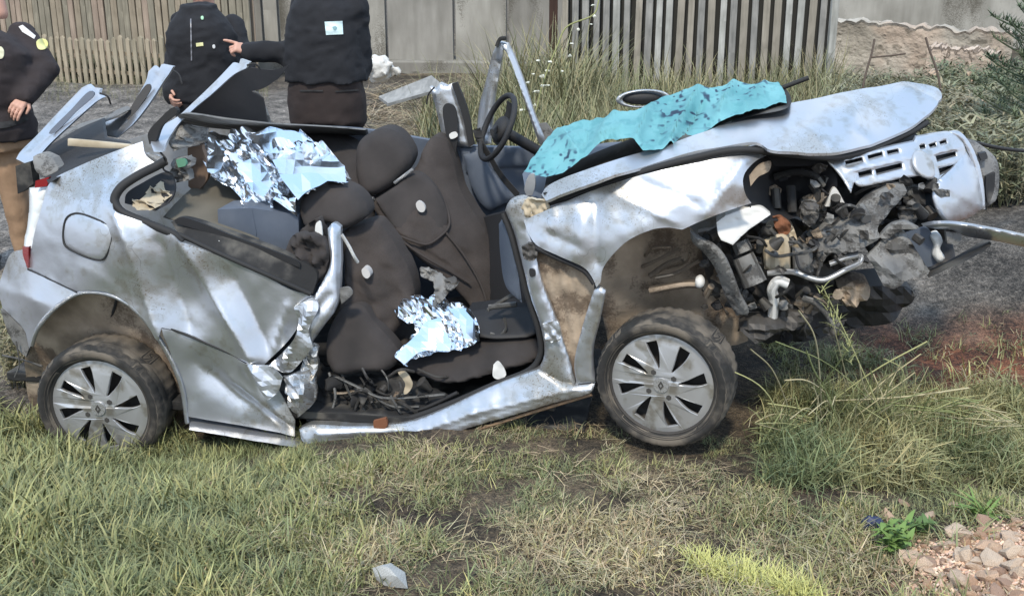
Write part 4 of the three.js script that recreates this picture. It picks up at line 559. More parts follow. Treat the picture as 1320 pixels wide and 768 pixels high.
P('splitter', [[1196, 352, 1], [1222, 340], [1250, 324], [1276, 310], [1279, 314], [1254, 332], [1224, 346], [1198, 358, 1]], [[1200, 355, 0.32], [1240, 332, 0.4], [1276, 312, 0.45]], M.blackDusty, { cell: 4, thick: 0.03 });

// --- broken plates, wires and stubs in the opened engine bay
{
  const mats = [M.blackDusty, M.greyPlastic, M.darkSteel, M.black, M.greyPlastic, M.darkSteel, M.blackDusty, M.darkSteel, M.mud];
  const zones = [[905, 1060, 300, 400, 0.13, 0.34, 60], [1040, 1120, 255, 340, 0.22, 0.5, 36], [950, 1090, 375, 436, 0.15, 0.45, 36], [1120, 1215, 235, 350, 0.28, 0.6, 30], [985, 1070, 215, 275, 0.36, 0.5, 16], [425, 560, 480, 530, 0.13, 0.24, 22]];
  for (const [xa, xb, ya, yb, wa, wb, n] of zones) for (let i = 0; i < n; i++) {
    const x = rr(xa, xb), y = rr(ya, yb), w = rr(wa, wb), t = rnd(), m = mats[Math.floor(rnd() * mats.length)];
    if (t < 0.5) { const k = 4 + Math.floor(rnd() * 3), r = rr(5, 13), a0 = rnd() * 6, o = []; for (let j = 0; j < k; j++) o.push([x + r * rr(0.5, 1.2) * Math.cos(a0 + j / k * 6.283), y + r * rr(0.4, 1) * Math.sin(a0 + j / k * 6.283), 1]); P('broken_plate', o, [[x - 10, y - 8, w + rr(-.04, .04)], [x + 10, y - 6, w + rr(-.04, .04)], [x, y + 10, w + rr(-.04, .04)]], m, { cell: 4, thick: rr(0.004, 0.016), facet: true, crumple: [0.014, 14] }); }
    else if (t < 0.85) { const a = rnd() * 6.28, L = rr(10, 24); part('torn_wire', tubeC([[x - L * Math.cos(a), y - L * Math.sin(a) * .7, w + .02], [x + rr(-6, 6), y + rr(-6, 6), w - .03], [x + L * Math.cos(a) * .8, y + L * Math.sin(a) * .7, w + .01]], rr(0.003, 0.008), 14, 6), m, car); }
    else { const g = new THREE.CylinderGeometry(rr(0.012, 0.03), rr(0.012, 0.03), rr(0.03, 0.09), 14, 1); g.rotateX(rnd() * 3); g.rotateZ(rnd() * 3); const p = C(x, y, w); g.translate(p.x, p.y, p.z); part('pipe_stub', boxUV(g), m, car); }
  }
}
// --- wheels
function makeWheel(hub, normal, spin) {
  const w = new THREE.Group(); w.name = 'wheel'; car.add(w); w.position.copy(hub).sub(carBase);
  const Z = normal.clone().normalize(), X = V(0, 0, 0).crossVectors(V(0, 1, 0), Z).normalize(), Y = V(0, 0, 0).crossVectors(Z, X);
  w.quaternion.setFromRotationMatrix(new THREE.Matrix4().makeBasis(X, Y, Z));
  const add = (name, g, m, par = w) => { const o = shadows(new THREE.Mesh(Array.isArray(g) ? merge(g) : g, m)); o.name = name; par.add(o); return o; };
  const prof = [[0.236, 0.048], [0.243, 0.062], [0.252, 0.070], [0.268, 0.078], [0.284, 0.076], [0.296, 0.064], [0.303, 0.050], [0.305, 0.030], [0.298, 0.026], [0.298, 0.020], [0.306, 0.016], [0.306, -0.016], [0.298, -0.020], [0.298, -0.026], [0.305, -0.030], [0.304, -0.075], [0.304, -0.10], [0.302, -0.13], [0.292, -0.155], [0.27, -0.17], [0.24, -0.16], [0.236, -0.14]].map(([r, z]) => new THREE.Vector2(r, z));
  const tg = new THREE.LatheGeometry(prof, 120), tp = tg.attributes.position;
  for (let i = 0; i < tp.count; i++) { const x = tp.getX(i), y = tp.getY(i), z = tp.getZ(i), r = Math.hypot(x, z), s = Math.floor(i / prof.length); if (r > 0.29 && Math.abs(y) > 0.027 && s % 3 === 0) { const k = (r - 0.005) / r; tp.setX(i, x * k); tp.setZ(i, z * k); } }
  tg.rotateX(Math.PI / 2); tg.computeVertexNormals();
  const tyre = add('tyre', boxUV(tg), M.tyre);
  const ring = new THREE.TorusGeometry(0.256, 0.0018, 6, 90); ring.translate(0, 0, 0.0725); add('sidewall_ring', ring, M.tyre, tyre);
  const rim = add('rim', (() => { const g = new THREE.LatheGeometry([[0.02, -0.03], [0.19, -0.03], [0.215, -0.01], [0.222, 0.03], [0.237, 0.052], [0.240, 0.056], [0.237, 0.045], [0.23, 0.03], [0.225, -0.14]].map(([r, z]) => new THREE.Vector2(r, z)), 72); g.rotateX(Math.PI / 2); return boxUV(g); })(), M.rimDark);
  const sh = new THREE.Shape(); sh.absarc(0, 0, 0.236, 0, Math.PI * 2, false);
  const nS = 8;
  for (let k = 0; k < nS; k++) { const a = spin + k / nS * Math.PI * 2, q = (r, t) => { const b = a + t + (r - 0.1) * 0.9; return [r * Math.cos(b), r * Math.sin(b)]; };
    const pts = []; for (let i = 0; i <= 8; i++) pts.push(q(0.078 + 0.128 * i / 8, -(0.07 + 0.09 * Math.sin(i / 8 * 2.2)))); for (let i = 8; i >= 0; i--) pts.push(q(0.075 + 0.128 * i / 8, 0.07 + 0.07 * Math.sin(i / 8 * 2.2)));
    const h = new THREE.Path(); pts.forEach((p, i) => i ? h.lineTo(...p) : h.moveTo(...p)); h.closePath(); sh.holes.push(h); }
  let hc = new THREE.ExtrudeGeometry(sh, { depth: 0.010, bevelEnabled: true, bevelThickness: 0.004, bevelSize: 0.003, bevelSegments: 2, curveSegments: 72 });
  const hp = hc.attributes.position; for (let i = 0; i < hp.count; i++) { const x = hp.getX(i), y = hp.getY(i), r = Math.hypot(x, y), a = (Math.atan2(y, x) - spin - (r - 0.1) * 0.9) * nS; hp.setZ(i, hp.getZ(i) + 0.028 + 0.018 * Math.sin(clamp(r / 0.236, 0, 1) * Math.PI) + (r > 0.09 && r < 0.21 ? 0.006 * -Math.cos(a) : 0)); }
  hc = toCreasedNormals(hc, 0.6); add('hubcap', boxUV(hc), M.alloy, rim);
  const cap = new THREE.CylinderGeometry(0.034, 0.040, 0.02, 32); cap.rotateX(Math.PI / 2); cap.translate(0, 0, 0.054);
  const centre = add('centre_cap', cap, M.alloy, rim);
  const dia = new THREE.Shape(); [[0, 0.022], [0.013, 0], [0, -0.022], [-0.013, 0]].forEach((p, i) => i ? dia.lineTo(...p) : dia.moveTo(...p));
  const hole = new THREE.Path(); [[0, 0.011], [-0.006, 0], [0, -0.011], [0.006, 0]].forEach((p, i) => i ? hole.lineTo(...p) : hole.moveTo(...p)); dia.holes.push(hole);
  const dg = new THREE.ExtrudeGeometry(dia, { depth: 0.003, bevelEnabled: false }); dg.translate(0, 0, 0.0642); add('cap_emblem', boxUV(dg), M.darkSteel, rim);
  for (let k = 0; k < 4; k++) { const a = spin + 0.39 + k * Math.PI / 2, b = new THREE.CylinderGeometry(0.013, 0.015, 0.018, 6); b.rotateX(Math.PI / 2); b.translate(0.066 * Math.cos(a), 0.066 * Math.sin(a), 0.05); add('lug_bolt', boxUV(b), M.darkSteel, rim); }
  const drum = new THREE.CylinderGeometry(0.12, 0.12, 0.1, 32); drum.rotateX(Math.PI / 2); drum.translate(0, 0, -0.09); add('brake_drum', boxUV(drum), M.darkSteel, w);
  return w;
}
M.tyre = std(0xffffff, 0.9, 0, { map: tex(512, (u, v) => lerp3([0.16, 0.157, 0.155], [0.42, 0.39, 0.35], sstep(tf(u, v, 6, 111, 6), 0.36, 0.76)), true, 2), bumpMap: mottle, bumpScale: 0.004 });
M.rimDark = std([0.06, 0.055, 0.05], 0.7, 0.4, { bumpMap: mottle, bumpScale: 0.003 });
const outN = INW.clone().negate();
makeWheel(C(134, 520, 0.03), outN.clone().applyAxisAngle(V(0, 1, 0), 0.03), 0.15).scale.setScalar(1.06);
makeWheel(C(857, 490, -0.02), outN.clone().applyAxisAngle(V(0, 1, 0), -0.24).add(V(0, -0.02, 0)), 0.2);
part('rear_axle', tube([K(0, 0.1, 0), K(0, 1.45, 0)], 0.035, 4, 10), M.darkSteel, car);
part('drive_shaft', tube([K(2.74, 0.1, 0), K(2.74, 1.4, 0.02)], 0.03, 4, 10), M.darkSteel, car);
{ const a = makeWheel(K(0.0, 1.5, 0), INW, 0.4), b = makeWheel(K(2.74, 1.5, 0), INW, 0.9); }
P('far_fender', [[880, 210, 1], [1010, 180], [1150, 170], [1190, 190], [1220, 220], [1200, 280], [1000, 320], [880, 300, 1]], 1.45, M.paint, { cell: 12, thick: 0.02, noise: [0.02, 3, 3] });
P('far_quarter', [[130, 190, 1], [230, 164], [330, 163], [330, 430, 1], [250, 430], [200, 350], [120, 360], [80, 330], [90, 230]], 1.56, M.paint, { cell: 12, thick: 0.02 });
// ------------------------------------------------------------------ fences and walls behind the car
const woodTex = (a, b, s) => tex(512, (u, v) => { const st = tf(u, v * 0.12 + 0.02 * tf(u, v, 8, s + 9), 32, s, 4), k = tf(u, v, 6, s + 4, 5); return lerp3(a, b, clamp(0.7 * st + 0.5 * k - 0.1, 0, 1)); }, true, 1);
const woodGrey = [woodTex([0.46, 0.46, 0.44], [0.78, 0.78, 0.76], 201), woodTex([0.40, 0.40, 0.39], [0.70, 0.69, 0.67], 211), woodTex([0.46, 0.44, 0.40], [0.70, 0.67, 0.62], 221)].map((m) => std(0xffffff, 0.9, 0, { map: m, bumpMap: m, bumpScale: 0.006 }));
const woodTan = [woodTex([0.46, 0.42, 0.36], [0.70, 0.65, 0.57], 231), woodTex([0.42, 0.40, 0.35], [0.64, 0.61, 0.54], 241), woodTex([0.50, 0.44, 0.39], [0.72, 0.65, 0.58], 251)].map((m) => std(0xffffff, 0.9, 0, { map: m, bumpMap: m, bumpScale: 0.006 }));
const darkWood = std(0xffffff, 0.95, 0, { map: woodTex([0.10, 0.095, 0.09], [0.22, 0.20, 0.18], 261) });
const groundUnder = (px, py, d) => { const p = at(px, py, d); p.y = groundY(p.x, p.z); return p; };
function picket(w, h, t, point) { const s = new THREE.Shape(); s.moveTo(-w / 2, 0); s.lineTo(w / 2, 0); s.lineTo(w / 2, h - point); s.lineTo(0.1 * w, h); s.lineTo(-w / 2, h - point * 0.7); s.closePath(); const g = new THREE.ExtrudeGeometry(s, { depth: t, bevelEnabled: true, bevelSize: 0.004, bevelThickness: 0.004, bevelSegments: 1 }); return boxUV(g); }
function fence(name, label, a, b, pitch, w, h, mats, back) {
  const f = thing(name, label, 'fence', a), L = a.distanceTo(b), n = Math.floor(L / pitch), dir = b.clone().sub(a).setY(0).normalize(), ry = -Math.atan2(dir.z, dir.x);
  const geos = [0, 1, 2].map((k) => { const g = picket(w * (0.92 + 0.08 * k), h * (0.97 + 0.02 * k), 0.022, 0.03); g.attributes.uv.array.forEach((v, i, q) => { q[i] = v + k * 0.37; }); return g; });
  for (let i = 0; i < n; i++) {
    const t = (i + 0.5) / n, p = a.clone().lerp(b, t); p.y = groundY(p.x, p.z) - 0.05;
    const m = shadows(new THREE.Mesh(geos[i % 3], mats[Math.floor(rnd() * mats.length)])); m.name = 'picket';
    m.position.copy(p).sub(a).add(V(0, rr(-0.02, 0.02), 0)); m.rotation.set(0, ry + rr(-0.05, 0.05), rr(-0.012, 0.012)); f.add(m);
  }
  for (const k of back) { const m = shadows(new THREE.Mesh(boxUV(new THREE.BoxGeometry(L, k[1], k[2])), k[3])); m.name = k[4]; m.position.copy(b).sub(a).multiplyScalar(0.5); m.position.y = k[0]; m.position.addScaledVector(V(dir.z, 0, -dir.x), k[5]); m.rotation.y = ry; f.add(m); }
  return f;
}
const lA = groundUnder(-60, 92, 16.6), lB = groundUnder(330, 125, 14.6);
const woodLight = [woodTex([0.52, 0.48, 0.41], [0.76, 0.71, 0.62], 281), woodTex([0.48, 0.45, 0.38], [0.70, 0.66, 0.58], 285)].map((m) => std(0xffffff, 0.9, 0, { map: m }));
fence('tall_fence', 'tall weathered tan board fence behind a row of short pickets', lA, lB, 0.108, 0.085, 2.3, woodTan, [[0.5, 0.09, 0.04, woodTan[1], 'rail', 0.04], [1.4, 0.09, 0.04, woodTan[1], 'rail', 0.04], [1.0, 2.0, 0.02, std([0.30, 0.25, 0.20], 0.95), 'gap_backing', 0.09]]);
const off = V(0.05, 0, 0.75), sA = lA.clone().add(off), sB = lB.clone().add(off); sA.y = groundY(sA.x, sA.z); sB.y = groundY(sB.x, sB.z);
fence('short_fence', 'low row of short tan pickets in front of the tall board fence', sA, sB, 0.108, 0.055, 0.66, woodLight, [[0.40, 0.05, 0.03, woodTan[0], 'rail', 0.03], [0.15, 0.05, 0.03, woodTan[0], 'rail', 0.03]]);
const rA = groundUnder(722, 140, 13.4), rB = groundUnder(1058, 150, 12.6);
fence('grey_picket_fence', 'grey weathered picket fence with dark gaps above the tall grass', rA, rB, 0.122, 0.068, 2.4, woodGrey, [[0.45, 0.09, 0.04, darkWood, 'rail', 0.04], [1.5, 0.09, 0.04, darkWood, 'rail', 0.04], [1.15, 2.3, 0.03, std([0.035, 0.036, 0.034], 0.95), 'gap_backing', 0.16]]);  // near-black sheet added behind the pickets to make the gaps dark
{ const p = groundUnder(712, 140, 13.45); const g = block(p.clone().add(V(0, 1.15, 0)), [0.10, 2.4, 0.10], V(1, 0, 0), V(0, 1, 0), 0.008); solo('fence_post', g, std(0xffffff, 0.95, 0, { map: woodTex([0.16, 0.11, 0.09], [0.30, 0.22, 0.18], 271) }), 'dark brown post at the end of the grey picket fence', 'post'); }
{ const p = groundUnder(1064, 150, 12.55); const g = block(p.clone().add(V(0, 1.15, 0)), [0.08, 2.4, 0.08], V(1, 0, 0), V(0, 1, 0), 0.008); solo('fence_post', g, woodGrey[0], 'pale grey post where the picket fence meets the low wall', 'post'); }

const concreteMap = (a, b, s) => tex(1024, (u, v) => { const k = tf(u, v, 4, s, 6), st = tf(u, v * 0.2, 24, s + 3, 4), p = tn(u, v, 256, s + 7); return lerp3(lerp3(a, b, clamp(0.7 * k + 0.5 * st - 0.1, 0, 1)), [0.30, 0.285, 0.25], sstep(0.12 * p + 0.88 * tf(u, v * 0.35, 5, s + 11, 6), 0.50, 0.68) * 0.7); }, true, 0.45);
const concrete = [concreteMap([0.43, 0.42, 0.395], [0.68, 0.67, 0.645], 301), concreteMap([0.47, 0.46, 0.43], [0.74, 0.73, 0.70], 311)].map((m) => std(0xffffff, 0.95, 0, { map: m, bumpMap: m, bumpScale: 0.02 }));
{ // wall of upright concrete slabs
  const a = groundUnder(322, 100, 16.4), b = groundUnder(740, 100, 16.0), w = thing('concrete_wall', 'stained grey concrete slab wall behind the two standing people', 'wall', a);
  const edges = [0, 0.055, 0.105, 0.26, 0.435, 0.64, 0.80, 1], d = b.clone().sub(a).setY(0);
  for (let i = 0; i < edges.length - 1; i++) {
    const L = d.length() * (edges[i + 1] - edges[i]) - 0.035, c = d.clone().multiplyScalar((edges[i] + edges[i + 1]) / 2), g = boxUV(new RoundedBoxGeometry(L, 2.9, 0.14, 2, 0.012));
    g.attributes.uv.array.forEach((v, k, q) => { q[k] = v + i * 0.41; });
    const m = shadows(new THREE.Mesh(g, concrete[i % 2])); m.name = 'slab'; m.position.copy(c).add(V(0, 1.3, rr(-0.02, 0.02))); m.rotation.y = -Math.atan2(d.z, d.x) + rr(-0.008, 0.008); w.add(m);
  }
  const base = shadows(new THREE.Mesh(boxUV(new RoundedBoxGeometry(d.length(), 0.30, 0.3, 2, 0.03)), concrete[0])); base.name = 'footing'; base.position.copy(d).multiplyScalar(0.5).add(V(0, 0.05, 0.12)); base.rotation.y = -Math.atan2(d.z, d.x); w.add(base);
}
function roughWall(name, label, a, b, hgt, t, mat, amp, topAmp) { // plastered wall with a broken top
  const n = 70, m = 22, L = a.distanceTo(b), d = b.clone().sub(a).setY(0).normalize(), nr = V(-d.z, 0, d.x), pos = [], idx = [];
  const rings = []; const prof = [];
  for (let j = 0; j <= m; j++) prof.push([0, j / m]); for (let j = 1; j <= 4; j++) prof.push([j / 4, 1]); for (let j = m - 1; j >= 0; j--) prof.push([1, j / m]);
  for (let i = 0; i <= n; i++) { const p = a.clone().lerp(b, i / n), gy = groundY(p.x, p.z) - 0.1, H = hgt(i / n) + topAmp * fbm(i * 0.13, 3, 1, 4);
    for (const [s, v] of prof) { const q = p.clone().addScaledVector(nr, (0.5 - s) * t); q.y = gy + v * (H + 0.1); const o = amp * fbm(q.x * 2.2, q.y * 2.2, s * 5 + q.z * 2, 4); q.addScaledVector(nr, s < 0.5 ? o : -o); q.y += v > 0.95 ? topAmp * 0.6 * fbm(q.x * 6, q.z * 6, 2, 3) : 0; pos.push(q.x, q.y, q.z); } }
  const M_ = prof.length; for (let i = 0; i < n; i++) for (let j = 0; j < M_ - 1; j++) { const k = i * M_ + j; idx.push(k, k + M_, k + 1, k + 1, k + M_, k + M_ + 1); }
  const g = new THREE.BufferGeometry(); g.setAttribute('position', new THREE.Float32BufferAttribute(pos, 3)); g.setIndex(idx); g.computeVertexNormals();
  return solo(name, boxUV(g), mat, label, 'wall');
}
const plaster = std(0xffffff, 0.95, 0, { map: tex(1024, (u, v) => { const k = tf(u, v, 4, 321, 6), p = tf(u, v, 24, 327, 4), e = tf(u, v, 3, 329, 4); let c = lerp3([0.56, 0.53, 0.48], [0.80, 0.77, 0.72], k); c = lerp3(c, [0.70, 0.62, 0.55], sstep(e, 0.5, 0.66) * 0.7); return lerp3(c, [0.32, 0.30, 0.26], sstep(p, 0.62, 0.78) * 0.6); }, true, 0.4), bumpMap: mottle, bumpScale: 0.03 });
const adobe = std(0xffffff, 0.95, 0, { map: tex(512, (u, v) => lerp3([0.64, 0.57, 0.51], [0.84, 0.77, 0.70], tf(u, v, 6, 341, 6)), true, 0.8), bumpMap: mottle, bumpScale: 0.03 });
const wallY = (px, py, d) => { const p = at(px, py, d); return p.y - groundY(p.x, p.z); };
{ const a = groundUnder(1068, 100, 14.2), b = groundUnder(1300, 100, 13.4); roughWall('low_wall', 'low crumbling plastered wall with a pale broken top beside the picket fence', a, b, (t) => mix(wallY(1070, 22, 14.2), wallY(1290, 40, 13.4), t), 0.42, plaster, 0.08, 0.14); }
{ const a = groundUnder(1196, 100, 12.6), b = groundUnder(1284, 100, 12.2); roughWall('adobe_stub', 'reddish brown stub of adobe wall in front of the low plastered wall', a, b, (t) => mix(wallY(1200, 58, 12.5), wallY(1284, 66, 12.2), t), 0.35, adobe, 0.08, 0.12); }
{ const a = groundUnder(1040, 100, 18.5), b = groundUnder(1480, 100, 17); roughWall('far_wall', 'plain grey wall standing farther back above the low wall', a, b, () => 2.6, 0.25, concrete[1], 0.02, 0.05); }
// things lying at the wall foot
const sackMat = std([0.62, 0.61, 0.58], 0.8, 0, { bumpMap: mottle, bumpScale: 0.01 });
{ const p = groundUnder(484, 100, 13.6); p.y += 0.25; const g = nets((x, y, z) => Math.hypot(x / 0.26, y / 0.19, z / 0.16) * 0.15 - 0.15 + 0.16 * fbm(x * 4 + 2, y * 4, z * 4, 4) + 0.05 * Math.abs(pn.noise(x * 9, y * 9, z * 9)), V(-0.36, -0.36, -0.3), V(0.36, 0.36, 0.3), 0.02); g.translate(p.x, at(484, 88, 13.6).y, p.z); solo('white_sack', g, sackMat, 'crumpled white sack lying at the foot of the concrete wall', 'sack'); }
{ const a = at(488, 124, 9.6), b = at(556, 97, 10.0), c = at(574, 112, 9.6), q = at(500, 133, 9.2); const g = new THREE.BufferGeometry(), t = V(0, 0.025, 0); const P8 = [a, b, c, q].concat([a, b, c, q].map((v) => v.clone().sub(t))); g.setAttribute('position', new THREE.Float32BufferAttribute(P8.flatMap((v) => [v.x, v.y, v.z]), 3)); g.setIndex([0, 1, 2, 0, 2, 3, 4, 6, 5, 4, 7, 6, 0, 4, 1, 1, 4, 5, 1, 5, 2, 2, 5, 6, 2, 6, 3, 3, 6, 7, 3, 7, 0, 0, 7, 4]);
  const gg = g.toNonIndexed(); gg.computeVertexNormals(); solo('broken_board', boxUV(gg), woodGrey[1], 'broken grey board propped on the dry rubble behind the cut car pillar', 'board'); }
{ const a = at(1236, 178, 6.1), b = at(1340, 196, 6.6), m = a.clone().lerp(b, 0.5).add(V(0, -0.015, 0)); solo('cable', tube([a, m, b], 0.011, 24, 6), M.rubber, 'thin black cable running off from the smashed front of the car', 'cable'); }
// ------------------------------------------------------------------ people
const cloth = (a, b, s) => std(0xffffff, 0.9, 0, { map: tex(256, (u, v) => lerp3(a, b, tf(u, v, 8, s, 5)), true, 2), bumpMap: weave, bumpScale: 0.0015 });
const skinMat = std([0.55, 0.31, 0.23], 0.55), hairMat = std([0.03, 0.02, 0.015], 0.7);
function ellip(x, y, z, c, r) { const a = (x - c[0]) / r[0], b = (y - c[1]) / r[1], d = (z - c[2]) / r[2], q = Math.hypot(a, b, d); return (q - 1) * Math.min(...r); }
function headGeo(c, yaw) { // head with brow, nose, mouth, chin and ears, centred at c
  const s = (x, y, z) => { let d = ellip(x, y, z, [0, 0.03, -0.005], [0.076, 0.092, 0.095]);
    d = smin(d, ellip(x, y, z, [0, -0.035, 0.025], [0.058, 0.075, 0.066]), 0.03);
    d = smin(d, ellip(x, y, z, [0, -0.095, 0.06], [0.026, 0.020, 0.022]), 0.025);
    d = smin(d, capsule(x, y, z, [0, 0.012, 0.088], [0, -0.03, 0.108], 0.009, 0.014), 0.014);
    d = smin(d, capsule(x, y, z, [-0.04, 0.03, 0.078], [0.04, 0.03, 0.078], 0.012, 0.012), 0.02);
    for (const e of [-1, 1]) { d = smin(d, ellip(x, y, z, [e * 0.079, -0.005, -0.005], [0.010, 0.032, 0.02]), 0.01); d = Math.max(d, -ellip(x, y, z, [e * 0.033, 0.006, 0.096], [0.016, 0.009, 0.012])); }
    d = smin(d, capsule(x, y, z, [-0.02, -0.062, 0.080], [0.02, -0.062, 0.080], 0.008, 0.008), 0.008);
    return smin(d, capsule(x, y, z, [0, -0.06, -0.02], [0, -0.2, -0.035], 0.052, 0.06), 0.03); };
  const g = nets(s, V(-0.12, -0.24, -0.14), V(0.12, 0.16, 0.16), 0.006);
  const hair = nets((x, y, z) => Math.max(ellip(x, y, z, [0, 0.035, -0.012], [0.086, 0.1, 0.103]) + 0.006 * fbm(x * 40, y * 40, z * 40, 3), 0.02 - y + (z > 0 ? z * 0.55 : z * 0.9)), V(-0.13, -0.16, -0.16), V(0.13, 0.18, 0.16), 0.008);
  const eyes = []; for (const e of [-1, 1]) { const q = new THREE.SphereGeometry(0.0125, 12, 8); q.translate(e * 0.033, 0.006, 0.078); eyes.push(q); }
  const m = new THREE.Matrix4().makeRotationY(yaw).setPosition(c); [g, hair, ...eyes].forEach((q) => q.applyMatrix4(m)); return { g, hair, eyes };
}
function handGeo(wrist, dir, palmN, curl, thumbSide) { // five separate fingers; curl per finger 0 (straight) .. 1 (closed)
  const d = dir.clone().normalize(), n = palmN.clone().addScaledVector(d, -palmN.dot(d)).normalize(), s = V(0, 0, 0).crossVectors(d, n).multiplyScalar(thumbSide);
  const pt = (a, b, c) => d.clone().multiplyScalar(a).addScaledVector(s, b).addScaledVector(n, c), arr = (v) => [v.x, v.y, v.z], bones = [];
  for (const k of [-0.024, 0, 0.024]) bones.push([pt(0.01, k * 0.7, 0), pt(0.085, k, 0), 0.017, 0.015]);
  bones.push([pt(-0.05, 0, 0), pt(0.02, 0, 0), 0.026, 0.027]);
  [[0.033, 0.072, 0], [0.011, 0.08, 1], [-0.011, 0.074, 2], [-0.032, 0.058, 3]].forEach(([o, L, i]) => {
    const c = curl[i] * 1.45, p0 = pt(0.088, o, 0), dv = (ang) => d.clone().multiplyScalar(Math.cos(ang)).addScaledVector(n, Math.sin(ang)), p1 = p0.clone().addScaledVector(dv(c * 0.8), L * 0.48), p2 = p1.clone().addScaledVector(dv(c * 1.7), L * 0.32), p3 = p2.clone().addScaledVector(dv(c * 2.2), L * 0.24);
    bones.push([p0, p1, 0.0095, 0.009], [p1, p2, 0.009, 0.0085], [p2, p3, 0.0085, 0.007]); });
  const t0 = pt(0.02, 0.026, 0.004), t1 = pt(0.055, 0.054, 0.014), t2 = pt(0.088, 0.060 - 0.02 * curl[4], 0.02 + 0.02 * curl[4]); bones.push([t0, t1, 0.014, 0.0105], [t1, t2, 0.0105, 0.008]);
  const B = bones.map((b) => [arr(b[0]), arr(b[1]), b[2], b[3]]);
  const g = nets((x, y, z) => { let q = 1; B.forEach((b, i) => { q = smin(q, capsule(x, y, z, b[0], b[1], b[2], b[3]), i < 4 ? 0.012 : 0.004); }); return q; }, V(-0.19, -0.19, -0.19), V(0.19, 0.19, 0.19), 0.0048);
  g.translate(wrist.x, wrist.y, wrist.z); return g;
}
function makePerson(c) { // c.D: distance, c.px: pixel column of the feet; joints read from the photograph
  const o = at(c.px, 200, c.D); o.y = groundY(o.x, o.z);
  const g = thing('person', c.label, 'person', o, c.group);
  const J = (px, py, dz = 0) => { const p = at(px, py, c.D - dz).sub(o); return [p.x, p.y, p.z]; };
  const fr = V(Math.sin(c.yaw), 0, Math.cos(c.yaw)), ac = V(fr.z, 0, -fr.x);   // front and left-to-right of the body
  const S = c.size, sp = c.spine(J);
  const torso = (x, y, z, e, y0, y1) => { // e: clearance
    const t = y / S, tab = c.tab ?? [[0.80, 0.165, 0.125], [0.92, 0.175, 0.135], [1.06, 0.155, 0.118], [1.22, 0.175, 0.128], [1.36, 0.185, 0.125], [1.44, 0.14, 0.10], [1.50, 0.07, 0.065]];
    let i = 0; while (i < tab.length - 2 && t > tab[i + 1][0]) i++;
    const k = clamp((t - tab[i][0]) / (tab[i + 1][0] - tab[i][0]), 0, 1), w = mix(tab[i][1], tab[i + 1][1], k) * c.broad + e, d = mix(tab[i][2], tab[i + 1][2], k) * c.broad + e;
    const cx = sp(y), px = x - cx[0], pz = z - cx[1], a = px * ac.x + pz * ac.z, f = px * fr.x + pz * fr.z;
    const r = (Math.pow(Math.pow(Math.abs(a) / w, 2.4) + Math.pow(Math.abs(f) / d, 2.4), 1 / 2.4) - 1) * Math.min(w, d);
    return Math.max(r, y0 - y, y - y1);
  };
  const arms = c.arms(J), legs = c.legs(J);
  const limb = (x, y, z, L, r, e) => Math.min(capsule(x, y, z, L[0], L[1], r[0] + e, r[1] + e), capsule(x, y, z, L[1], L[2], r[1] + e, r[2] + e));
  const AR = [0.056, 0.043, 0.031], LG = [0.088, 0.058, 0.042];
  const wr = (x, y, z, a, f) => a * fbm(x * f, y * f * 1.6, z * f, 3);
  const jacket = (x, y, z) => { let d = torso(x, y, z, 0.036, c.hem * S, 1.52 * S); for (const A of arms) d = smin(d, limb(x, y, z, A.p, AR, 0.026), 0.06); { const q = sp(y), nk = Math.hypot(x - q[0], z - q[1]); d = smin(d, Math.max(Math.abs(nk - 0.085) - 0.012, 1.42 * S - y, y - 1.53 * S), 0.02); } return d + wr(x, y, z, 0.016, 5) + 0.014 * Math.abs(pn.noise(x * 6 + y * 5, y * 13 - x * 5, z * 6)) + 0.008 * Math.abs(pn.noise(x * 14, y * 28 + x * 9, z * 14)) - 0.008; };
  const trousers = (x, y, z) => { let d = torso(x, y, z, 0.016, 0.8 * S, (c.hem + 0.12) * S); for (const L of legs) d = smin(d, Math.max(limb(x, y, z, L.p, LG, 0.022), 0.06 - y), 0.06); return d + wr(x, y, z, 0.016, 7); };
  const skin = (x, y, z) => { let d = torso(x, y, z, -0.012, 0.82 * S, 1.50 * S); for (const A of arms) d = smin(d, limb(x, y, z, A.p, AR, -0.004), 0.03); for (const L of legs) d = smin(d, limb(x, y, z, L.p, LG, -0.004), 0.04); return d; };
  const shoe = (L) => (x, y, z) => { let d = 1; { const q = L.p[2]; d = Math.min(d, capsule(x, y, z, [q[0], 0.045, q[2]], [q[0] + fr.x * 0.17, 0.038, q[2] + fr.z * 0.17], 0.048, 0.04), capsule(x, y, z, [q[0], 0.05, q[2]], [q[0], 0.12, q[2]], 0.05, 0.05)); } return Math.max(d, -y); };
  const lo = V(-0.62, -0.02, -0.5), hi = V(0.5, 1.62 * S, 0.55), w = (q) => { q.translate(o.x, o.y, o.z); return q; };
  const hc = c.head(J), H = headGeo(V(hc[0], hc[1], hc[2]), c.headYaw);
  const bits = [nets(skin, lo, hi, 0.02), H.g]; for (const A of arms) bits.push(handGeo(V(...A.p[2]), V(A.p[2][0] - A.p[1][0], A.p[2][1] - A.p[1][1], A.p[2][2] - A.p[1][2]).normalize().add(A.bend ?? V(0, 0, 0)), A.palm, A.curl, A.thumb));
  part('body', bits.map(w), skinMat, g);
  part('hair', w(H.hair), hairMat, g); for (const e of H.eyes) part('eye', w(e), std([0.05, 0.035, 0.03], 0.3), g);
  part('trousers', w(nets(trousers, V(lo.x, 0.03, lo.z), V(hi.x, 1.15 * S, hi.z), 0.016)), c.trouserMat, g);
  const jk = part('jacket', w(nets(jacket, V(lo.x, c.hem * S - 0.06, lo.z), hi, 0.014)), c.jacketMat, g);
  for (const L of legs) part('shoe', w(nets(shoe(L), V(-0.4, -0.02, -0.4), V(0.4, 0.2, 0.4), 0.014)), M.rubber, g);
